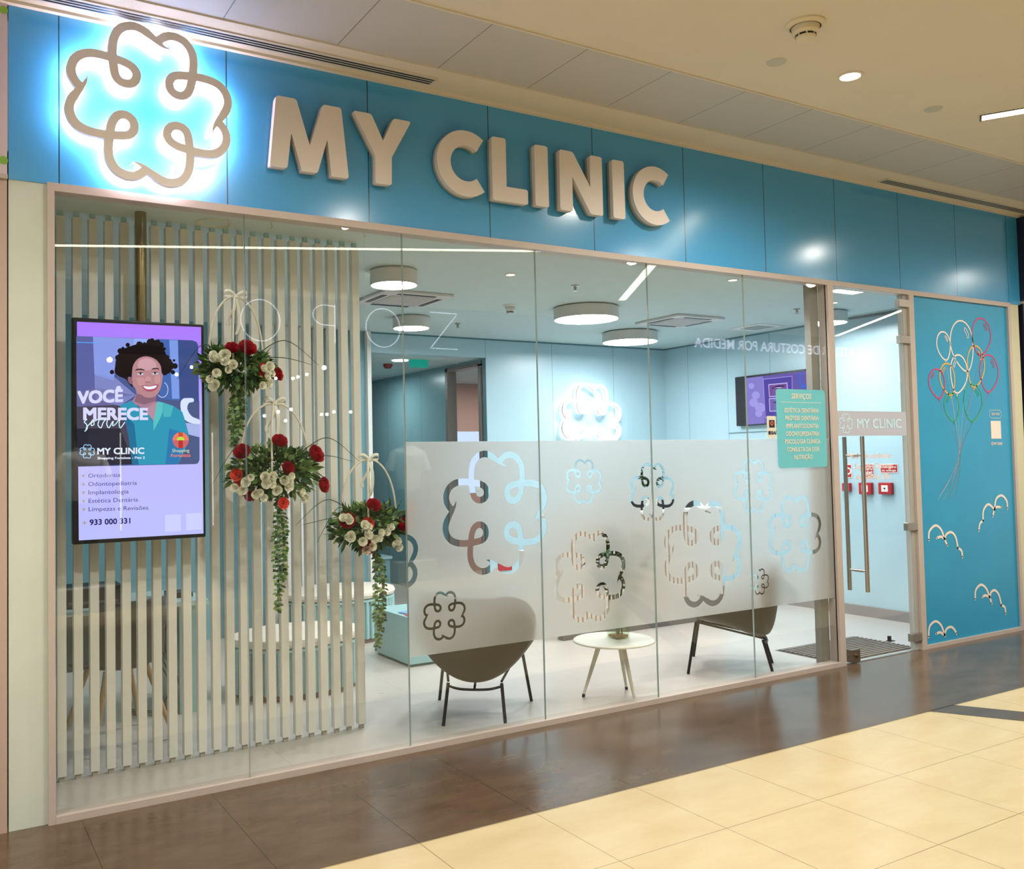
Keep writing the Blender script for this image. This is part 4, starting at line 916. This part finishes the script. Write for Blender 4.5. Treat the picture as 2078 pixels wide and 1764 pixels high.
# ============================================================ RECEPTION DESK
rc = thing('reception_counter', 'long fluted beige reception counter with black top behind the chairs', 'counter', (4.45, 2.2, 0))
flute = mat('beige fluted panel', 'd6c9bd', .5)
b = MB()
x = 3.52
while x < 5.44: b.box(x, 2.0, .10, x + .032, 2.03, 1.075); x += .05
b.box(3.50, 2.02, .10, 5.46, 2.10, 1.075); b.build('fluted_front', flute, rc)
MB().box(3.50, 2.01, 0.001, 5.46, 2.08, .10).build('plinth', m_('plinth grey', '6f6763', .5), rc)
MB().box(3.48, 1.985, 1.075, 5.48, 2.30, 1.10).build('ledge', white, rc)
MB().box(3.50, 2.10, .0, 5.46, 2.70, .75).build('work_desk', white, rc)
for x, l in ((4.35, 'black computer monitor on the reception counter, left one'), (5.0, 'black computer monitor on the reception counter, right one')):
    t = thing('computer_monitor', l, 'monitor', (x, 2.2, 1.10)); MB().box(x - .27, 2.18, 1.10, x + .27, 2.21, 1.19).build('screen_back', black, t); MB().box(x - .08, 2.14, 1.1005, x + .08, 2.26, 1.108).build('base', black, t)
t = thing('potted_plant', 'dark green leafy plant standing on the reception counter', 'plant', (4.66, 2.12, 1.10))
MB().lathe([(.001, 0.001), (.05, 0.001), (.065, .11), (.058, .11), (.001, .10)], (4.66, 2.12, 1.10), 20).build('pot', white, t); leafy('leaves', t, 4.66, 2.12, 1.2, 1.52, 12, .16, 3, L_=(.08, .13))
t = thing('flower_vase', 'white vase with pale yellow flowers at the right end of the reception counter', 'vase', (5.36, 2.12, 1.10))
MB().lathe([(.001, 0.001), (.035, 0.001), (.05, .06), (.03, .13), (.034, .15), (.001, .14)], (5.36, 2.12, 1.10), 20).build('vase_body', white, t); leafy('stems', t, 5.36, 2.12, 1.24, 1.5, 5, .1, 8, L_=(.04, .07))
for k in range(7): flower('white_rose', t, (5.36 + random.uniform(-.09, .09), 2.1 + random.uniform(-.05, .05), 1.42 + random.uniform(-.05, .14)), .026, (random.uniform(-.5, .5), -1, .5))

# glowing wall emblem
wl = thing('wall_emblem', 'white knot emblem glowing on the aqua back wall', 'sign', (5.395, 4.0, 2.06))
emblem(5.395, 2.06, .87, 3.925, 3.95, .047, 1).build('emblem_face', mat('white sign face', 'e2d9dc', .5), wl)
emblem(5.395, 2.06, .87, 3.95, 3.99, .042, 2).build('backlight', halo_in, wl)
# tv on the right wall
tv = thing('wall_television', 'black television with purple picture on the right clinic wall', 'television', (6.6, 2.3, 2.2))
MB().box(6.575, 1.832, 1.945, 6.638, 2.806, 2.503).build('housing', black, tv, bev=.003)
TX = lambda u, v, k=0: wp(1460 + u / 6.785, 720 + v / 6.785, 'x', 6.573 - .0006 * k)
b = MB(); am2 = []
def tp(l, c, k):
    if c not in am2: am2.append(c)
    b.poly([TX(u, v, k) for u, v in l], am2.index(c))
tp([(368,322),(1262,214),(1275,905),(385,965)], '6f60b0', 0); tp([(368,322),(600,295),(620,945),(385,965)], '8f84d4', 1)
for cx, cy, r in ((500, 560, 55), (470, 660, 60), (560, 730, 70), (440, 430, 40), (660, 740, 40), (540, 810, 50)): tp([(cx + r * math.cos(t_), cy + r * math.sin(t_)) for t_ in [2 * PI * j / 16 for j in range(16)]], 'aaa2ee', 2)
tp([(598,335),(1003,292),(1010,850),(628,870)], 'b9a8ff', 3); tp([(606,342),(996,300),(1002,842),(635,862)], '5a4fa8', 4)
tp([(672,408),(935,383),(945,570),(684,584)], 'cfc0ff', 5); tp([(682,420),(925,396),(932,558),(692,572)], '7d5a9e', 6); tp([(710,465),(800,425),(905,425),(850,465),(780,470)], '3e2a5a', 7); tp([(740,462),(800,447),(880,445),(840,460)], 'c9b9ef', 8)
tp([(680,600),(945,590),(950,775),(690,785)], 'cfc0ff', 5); tp([(690,612),(935,602),(940,765),(700,773)], '7d6ab4', 6); tp([(730,660),(800,630),(900,640),(830,680)], '4a3670', 7)
tp([(1090,260),(1130,250),(1125,380),(1160,420),(1250,400),(1255,440),(1140,470),(1095,400)], '4c6fd0', 3)
dsp = b.build('display', [sc_e(c, 1.05) for c in am2], tv)
# fire call points and signs on the right wall, seen through the door
WX = 6.638
def wallbox(mb, y0, y1, z0, z1, d, mi=0): return mb.box(WX - d, y0, z0, WX, y1, z1, mi)
sgn = [(1.42, 1.505, 1.360, 1.498, 'ring'), (1.165, 1.313, 1.362, 1.499, 'UPS'), (.905, 1.098, 1.408, 1.497, 'geral')]
def adj(y, z):  # shift measured (x=6.72) positions to the wall plane
    k = (WX + 1.31085) / (6.72 + 1.31085); return (-4.60583 + (y + 4.60583) * k, 1.6 + (z - 1.6) * k)
for y0, y1, z0, z1, kind in sgn:
    (ya, za), (yb, zb) = adj(y0, z0), adj(y1, z1)
    t = thing('safety_sign', {'ring': 'red and white square fire sign with a ring, leftmost behind the door glass', 'UPS': 'red sign with UPS lettering behind the door glass', 'geral': 'wide red general power cut sign behind the door glass'}[kind], 'sign', (WX, (ya + yb) / 2, (za + zb) / 2))
    wallbox(MB(), ya, yb, za, zb, .003).build('plate', white, t); wallbox(MB(), ya + .007, yb - .007, za + .007, zb - .007, .0035).build('red_field', redm, t)
    mpw = lambda a, z: (WX - .0045, a, z)
    if kind == 'ring':
        b = MB(); cyy, czz = (ya + yb) / 2, (za + zb) / 2; b.ribbon([(cyy + .03 * math.cos(q), czz + .03 * math.sin(q)) for q in [2 * PI * j / 24 for j in range(24)]], .014, mpw, 0, True); b.build('ring_print', white, t)
    else:
        b = MB(); L_ = {'UPS': [('corte', .105), ('energia da', .075), ('UPS', .02)], 'geral': [('corte geral', .05), ('de energia', .017)]}[kind]
        for s, zz in L_: text(b, s, 0, .8 * (yb - ya), za + zz, .018 if s != 'UPS' else .04, lambda a, z: (WX - .0045, yb - .1 * (yb - ya) - a, z), .02)
        b.build('sign_text', white, t)
for y0, y1, z0, z1, l in ((1.427, 1.517, 1.225, 1.308, 'red fire call point, leftmost behind the door glass'), (1.18, 1.322, 1.197, 1.314, 'red key switch box under the UPS sign'), (.959, 1.101, 1.202, 1.316, 'red key switch box under the power cut sign')):
    (ya, za), (yb, zb) = adj(y0, z0), adj(y1, z1); t = thing('call_point', l, 'call point', (WX, (ya + yb) / 2, za))
    wallbox(MB(), ya, yb, za, zb, .04).build('case', redm, t, bev=.005)
    MB().box(WX - .043, ya + .035, za + .025, WX - .0405, yb - .035, zb - .025).build('front_plate', white, t)
    MB().tube([(WX - .045, (ya + yb) / 2, (za + zb) / 2), (WX - .043, (ya + yb) / 2, (za + zb) / 2)], .009, 12).build('key_hole', black, t)
# entrance mat
mt = thing('entrance_mat', 'grey ribbed entrance mat set into the clinic floor by the door', 'mat', (5.16, .36, 0))
MB().box(4.66, .065, .001, 5.66, .665, .004).build('mat_frame', m_('mat frame', '6d6862', .4, .5), mt)
b = MB()
for k in range(13): y = .085 + k * .0435; b.box(4.675, y, .004, 5.645, y + .020, .010)
b.build('mat_ribs', m_('mat ribs', '857d74', .6), mt)
b = MB().box(4.675, .08, .004, 5.645, .65, .0052).build('mat_backing', m_('mat dark', '211e1c', .8), mt)
ds = thing('door_stop', 'small black door stop on the clinic floor by the mat', 'door stop', (5.62, .55, 0)); c = wp(1805, 1302, 'z', 0)
MB().tube([(c.x, c.y, .001), (c.x, c.y, .045)], .016, 14).build('post', black, ds); MB().box(c.x - .02, c.y - .02, .0012, c.x + .05, c.y + .02, .006).build('base', black, ds)
# thing seen top right inside: projector arm
pj_ = thing('ceiling_bracket', 'dark grey bracket arm under the clinic ceiling seen through the door', 'bracket', (6.4, .8, 2.9))
p = wp(1720, 647, 'x', 6.55); q = wp(1822, 634, 'x', 6.55); MB().tube([p, q], .012, 8).build('arm', m_('grey arm', '4f6468', .5), pj_)

# ===================================================== LEFT PART OF THE ROOM
bx = thing('low_table', 'square pale aqua box table beside the round bench', 'table', (2.2, 2.2, 0))
MB().box(1.91, 1.87, .022, 2.32, 2.52, .39).build('box_body', aqua, bx, bev=.003); MB().box(1.93, 1.89, .001, 2.30, 2.50, .022).build('plinth', m_('dark plinth', '557a7d', .5), bx)
for k, (c, dx, dy, r, l) in enumerate((('6f9fd0', .10, .12, .2, 'blue and white brochure on the aqua box table'), ('b8434a', .09, .03, -.3, 'red brochure on the aqua box table under the blue one'))):
    o = MB().box(-.10, -.07, 0, .10, .07, .004).build('brochure', mat('brochure ' + c, c, .4)); tag(o, l, 'brochure'); o.location = (1.95 + dx, 1.95 + dy, .3915 + .0045 * (1 - k)); o.rotation_euler = (0, 0, r)
def bench(cx, cy, rx, ry, h, label):
    t = thing('round_bench', label, 'bench', (cx, cy, 0)); n = 60
    b = MB(); b.lathe([(1, .04), (1, h - .09)], (cx, cy, 0), n, 0, rx * .97, ry * .97)
    for k in range(n):
        a = 2 * PI * k / n; x, y = cx + rx * math.cos(a), cy + ry * math.sin(a); b.tube([(x, y, .04), (x, y, h - .09)], .013, 6)
    b.build('fluted_drum', aqua, t)
    MB().lathe([(1.02, h - .092), (1.02, h - .075), (.9, h - .07)], (cx, cy, 0), n, 0, rx, ry, True).build('rim', aqua, t)
    MB().lathe([(.95, h - .072), (1.02, h - .06), (1.04, h - .035), (1.02, h - .01), (.96, h), (.001, h)], (cx, cy, 0), n, 0, rx, ry).build('cushion', m_('cream cushion', 'd9d2c6', .7), t)
    MB().lathe([(.94, .001), (.94, .04)], (cx, cy, 0), n, 0, rx, ry).build('plinth', m_('brown plinth', '7d6a60', .5), t)
bench(1.93, 3.35, .52, .40, .46, 'aqua fluted round bench with cream cushion, farther one')
bench(.95, 1.75, .46, .34, .42, 'aqua fluted round bench with cream cushion, nearer one behind the slats')
# long low teal seat behind
t = thing('low_cabinet', 'long low dark teal cabinet standing in the corridor', 'cabinet', (2.95, 5.2, 0))
MB().box(2.60, 4.6, .02, 3.05, 6.6, .55).build('body', mat('dark teal lacquer', '54808a', .4), t); MB().box(2.59, 4.58, .55, 3.07, 6.62, .58).build('top', m_('teal grey top', '7f9fa4', .4), t)
# desk with things behind the slats
dk = thing('desk', 'aqua desk behind the slat screen with clutter on top', 'desk', (-.4, 1.8, 0))
MB().box(-1.18, 1.50, .70, .26, 2.15, .735).build('desktop', m_('desk top aqua', 'a9c9cb', .4), dk, bev=.003)
MB().box(.08, 1.54, .002, .22, 2.12, .70).build('end_panel', aqua, dk); MB().box(-1.18, 2.08, .25, .08, 2.12, .70).build('modesty_panel', m_('panel teal', '5b8188', .5), dk)
for k in range(4): MB().tube(spline([Vector((-.02 + .03 * k, 1.62, .70)), Vector((-.08 + .04 * k, 1.6, .45)), Vector((.02 + .02 * k, 1.58, .2)), Vector((-.06 + .05 * k, 1.6, .012)), Vector((-.2, 1.7 + .05 * k, .012))], 8), .004, 6).build('cable', black, dk)
t = thing('printer', 'black printer on the desk behind the slats', 'printer', (-.45, 1.75, .735)); MB().box(-.62, 1.6, .736, -.25, 1.9, .86).build('case', black, t, bev=.01); MB().box(-.58, 1.585, .76, -.29, 1.6, .775).build('paper_tray', m_('tray grey', '55585a', .5), t)
t = thing('laptop', 'dark laptop open on the left of the desk behind the slats', 'laptop', (-.85, 1.75, .735)); MB().box(-1.02, 1.6, .736, -.70, 1.83, .752).build('base', black, t); MB().box(-1.02, 1.83, .745, -.70, 1.845, .95).build('lid', black, t)
t = thing('desk_phone', 'black telephone at the right end of the desk', 'telephone', (.13, 1.75, .735)); MB().box(.05, 1.66, .736, .20, 1.86, .77).build('body', black, t, bev=.006); MB().box(.06, 1.70, .77, .09, 1.84, .95).build('handset', black, t, bev=.008)
dc = thing('desk_chair', 'dark navy shell chair on wooden legs in front of the desk', 'chair', (-.36, 1.18, 0)); dc.rotation_euler = (0, 0, .25)
nv = mat('dark navy shell', '222a33', .5)
def fch(u, v):
    uu = 2 * u - 1
    if v < .5: q = v / .5; y = .20 - .40 * q; z = .45 - .02 * math.sin(q * PI); w_ = .22; return (uu * w_, y, z + .06 * uu * uu * q)
    q = (v - .5) / .5; return (uu * (.23 - .03 * q) , -.20 - .09 * q + .07 * uu * uu, .45 + .06 * uu * uu * (1 - q) + .40 * q)
b = MB().grid(fch, 12, 20); b.v = [(x - .36, y + 1.18, z) for x, y, z in b.v]; b.build('seat_shell', nv, dc, solid=.012, sub=1)
wood = mat('beech wood', 'a8855a', .5, noise=.1, nscale=20)
for sx, sy in ((-1, -1), (1, -1), (-1, 1), (1, 1)): MB().tube([(-.36 + sx * .24, 1.18 + sy * .23, 0.001), (-.36 + sx * .12, 1.18 + sy * .12, .44)], [.011, .017], 10).build('leg', wood, dc)
# corridor: exit sign, lamp, alarm
p = wp(850, 737, 'y', 4.45)
ex = thing('exit_sign', 'green lit exit sign hanging from the corridor ceiling', 'sign', (p.x, p.y, p.z))
MB().box(p.x - .115, 4.445, p.z - .052, p.x + .115, 4.455, p.z + .052).build('panel', emis('green sign', '1f9a86', .9), ex)
MB().box(p.x - .14, 4.43, p.z + .055, p.x + .14, 4.47, p.z + .085).build('housing', emis('white led bar', (.9, .95, 1), 1.6), ex)
MB().tube([(p.x, 4.45, p.z + .085), (p.x, 4.45, 2.757)], .006, 6).build('hanger', steel, ex)
p = wp(787, 742, 'z', 2.74); t = MB().lathe([(.055, .017), (.055, -.005), (.035, -.035), (.001, -.037)], p, 24).build('alarm_beacon', m_('dark red', '8c2a2a', .4)); tag(t, 'dark red round alarm beacon on the corridor ceiling', 'alarm')
c = wp(812, 731, 'z', 2.757); t = thing('ceiling_disc_light', 'thin round lit disc on the corridor ceiling beside the exit sign', 'light', (c.x, c.y, 2.757))
b = MB(); b.add([(c.x + .09 * math.cos(2 * PI * j / 28), c.y + .09 * math.sin(2 * PI * j / 28), 2.748) for j in range(28)], [tuple(range(28))[::-1]]); b.build('lens', warm_white_l, t)
p = wp(923, 735, 'x', 3.95); t = thing('security_camera', 'small white security camera above the corridor doorway', 'camera', (p.x, p.y, p.z)); MB().tube([p + Vector((-.05, 0, 0)), p + Vector((.04, 0, 0))], .022, 14).build('body', white, t)
MB().tube([p + Vector((-.052, 0, 0)), p + Vector((-.05, 0, 0))], .016, 14).build('lens', redm, t)
# display in the doorway room, red extinguisher sign
t = thing('display_panel', 'bright pale blue display seen through the corridor doorway', 'display', (5.0, 5.4, 1.5))
a = wp(912, 876, 'y', 5.9); c = wp(973, 1000, 'y', 5.9); MB().box(a.x, 5.9, c.z, c.x + .1, 5.95, a.z).build('screen', emis('pale blue display', 'c9dcff', 1.2), t)
p = wp(1025, 1140, 'y', 4.02); t = thing('fire_extinguisher_sign', 'red instruction sign low on the back wall seen through the big clear emblem', 'sign', (p.x, 4.02, p.z)); MB().box(p.x - .09, 4.02, p.z - .1, p.x + .09, 4.028, p.z + .14).build('plate', redm, t)

# ============================================= OPPOSITE SHOP (in reflections)
YO = -6.5
b = MB().box(-7, YO - .1, 2.95, 15, YO, 3.76).box(-7, YO - .1, 0, -3.0, YO, 2.95).box(8.2, YO - .1, 0, 9.2, YO, 2.95); struct('wall_opposite', b, mat('dark grey shop front', '4a4742', .4))
b = MB().box(-3, YO - 3.0, 0, 15, YO - 2.9, 3.0).box(-3, YO - 3, 0, -2.9, YO, 3.0).box(15, YO - 3, 0, 15.1, YO, 3.0); struct('wall_opposite', b, mat('shop wall', '8d8577', .6))
b = MB().box(-3, YO - 3, -.1, 15, YO, .001); struct('floor', b, mat('shop floor', '9c8f7c', .4)); b = MB().box(-3, YO - 3, 2.95, 15, YO, 3.05); struct('ceiling', b, mat('shop ceiling', '5e5850', .7))
rnd = random.Random(21); bulb = emis('spot bulb', (1, .96, .9), 30)
for k, (u, v) in enumerate(((359,760),(389,745),(537,844),(560,768),(565,836),(580,854),(591,831),(595,768),(605,765),(623,760),(653,841),(663,744),(664,841),(678,836),(712,836))):
    p = wp(u, v, 'y', 7.3 + .1 * (k % 3)); x, y, z = p.x, -p.y, p.z
    t = thing('spotlight', 'small track spotlight reflected in the glass, ' + ('leftmost' if k == 0 else 'rightmost' if k == 14 else ORD[k] + ' from the left') + ' of its scatter', 'spotlight', (x, y, 2.95), group='track spotlights of the shop across the mall')
    MB().tube([(x, y, 2.95), (x, y, z + .02)], .003, 6).build('stem', black, t); MB().lathe([(.001, -.022), (.018, -.015), (.022, 0), (.015, .018), (.001, .022)], (x, y, z), 12).build('bulb', bulb, t)
for s, xa, xb, z, cap, l in (('ATELIER DE COSTURA POR MEDIDA', 13.66, 9.57, 3.43, .16, 'white lit tailoring shop lettering on the shop front across the mall'),):
    t = thing('shop_lettering', l, 'lettering', ((xa + xb) / 2, YO, z)); b = MB(); V, F = text_mesh(s, .01); x0 = min(v[0] for v in V); x1 = max(v[0] for v in V)
    b.add([(xa + (x - x0) / (x1 - x0) * (xb - xa), YO + .03, z + zz * cap / CAPH) for x, zz in V], F); b.build('letters', emis('lit lettering', (.8, .78, 1), 5), t)
t = thing('shop_lettering', 'large thin neon outline letters on the shop front across the mall', 'lettering', (3.5, YO, 3.4))
nz = emis('neon outline', (.85, .88, 1), 6)
def neon(P, closed=False): MB().tube([(x, YO + .05, z) for x, z in P], .006, 6, closed=closed).build('letter_outline', nz, t)
for cx in (3.89, 2.21): neon([(cx + .25 * math.cos(q), 3.42 + .26 * math.sin(q)) for q in [2 * PI * j / 40 for j in range(40)]], True)
neon([(4.60, 3.18), (5.03, 3.18)]); neon([(4.62, 3.20), (5.02, 3.66)]); neon([(4.60, 3.68), (5.03, 3.68)])
neon([(3.20, 3.18), (3.20, 3.68)]); neon([(3.2 - .0, 3.66)] + [(3.06 - .16 * math.sin(q), 3.54 + .13 * math.cos(q)) for q in [PI * j / 12 for j in range(13)]] + [(3.2, 3.41)])
for x in (wp(245, 1000, 'y', 6.5).x, wp(432, 1000, 'y', 6.5).x):  # lit frames of the shop window
    t = thing('lit_window_frame', 'thin white led line framing the shop window across the mall', 'light', (x, YO, 1.2)); MB().box(x - .006, YO + .0, .9, x + .006, YO + .012, 2.02).build('led_line', emis('led line', (1, .95, .95), 5), t)
def mannequin(x, y, label):
    t = thing('mannequin', label, 'mannequin', (x, y, 0)); 
    b = MB().lathe([(.001, .0), (.05, .01), (.075, .06), (.088, .13), (.085, .19), (.06, .235), (.001, .25)], (x, y, 1.90), 24, 0, 1, 1.15); b.lathe([(.05, -.1), (.048, .04)], (x, y, 1.88), 16); b.build('head', m_('black gloss', '0d0f12', .12), t)
    MB().lathe([(.14, 0), (.16, .2), (.19, .42), (.20, .52), (.17, .58), (.08, .62), (.055, .64)], (x, y, 1.22), 28, 0, 1.15, .65).build('polo_shirt', m_('white polo', 'd8d8d4', .7), t)
    for s in (-1, 1):
        MB().tube([(x + s * .19, y, 1.76), (x + s * .26, y, 1.60), (x + s * .28, y, 1.50)], [.065, .06, .062], 12).build('sleeve', MT['white polo'], t)
        MB().tube([(x + s * .28, y, 1.52), (x + s * .30, y + .03, 1.28), (x + s * .27, y + .08, 1.05)], [.042, .036, .028], 10).build('arm', MT['black gloss'], t)
        MB().tube([(x + s * .09, y, 1.25), (x + s * .10, y, .72), (x + s * .10, y, .28)], [.10, .075, .055], 12).build('trouser_leg', m_('charcoal cloth', '2b2d30', .8), t)
    MB().box(x - .3, y - .25, .001, x + .3, y + .25, .27).build('plinth', m_('plinth white', 'b8b4aa', .5), t)
mannequin(wp(828, 900, 'y', 6.7).x, YO - .2, 'shop mannequin in a white polo shirt, right one across the mall'); mannequin(wp(165, 900, 'y', 6.7).x, YO - .2, 'shop mannequin in a white polo shirt, left one across the mall')
for u in (828, 165): lamp('added_mannequin_light', 'SPOT', (wp(u, 900, 'y', 6.7).x + .25, YO - .04, 2.9), 650, (1, .97, .92), spot_size=1.2, spot_blend=.6, shadow_soft_size=.03, rot=(-.15, 0, 0))  # spots added over the mannequins to brighten their reflection
for x in (.5, 3.2, 6.0): lamp('shop_light', 'SPOT', (x, YO - .35, 2.9), 60, (1, .9, .75), spot_size=2.2, spot_blend=.8, shadow_soft_size=.03, rot=(.45, 0, 0))
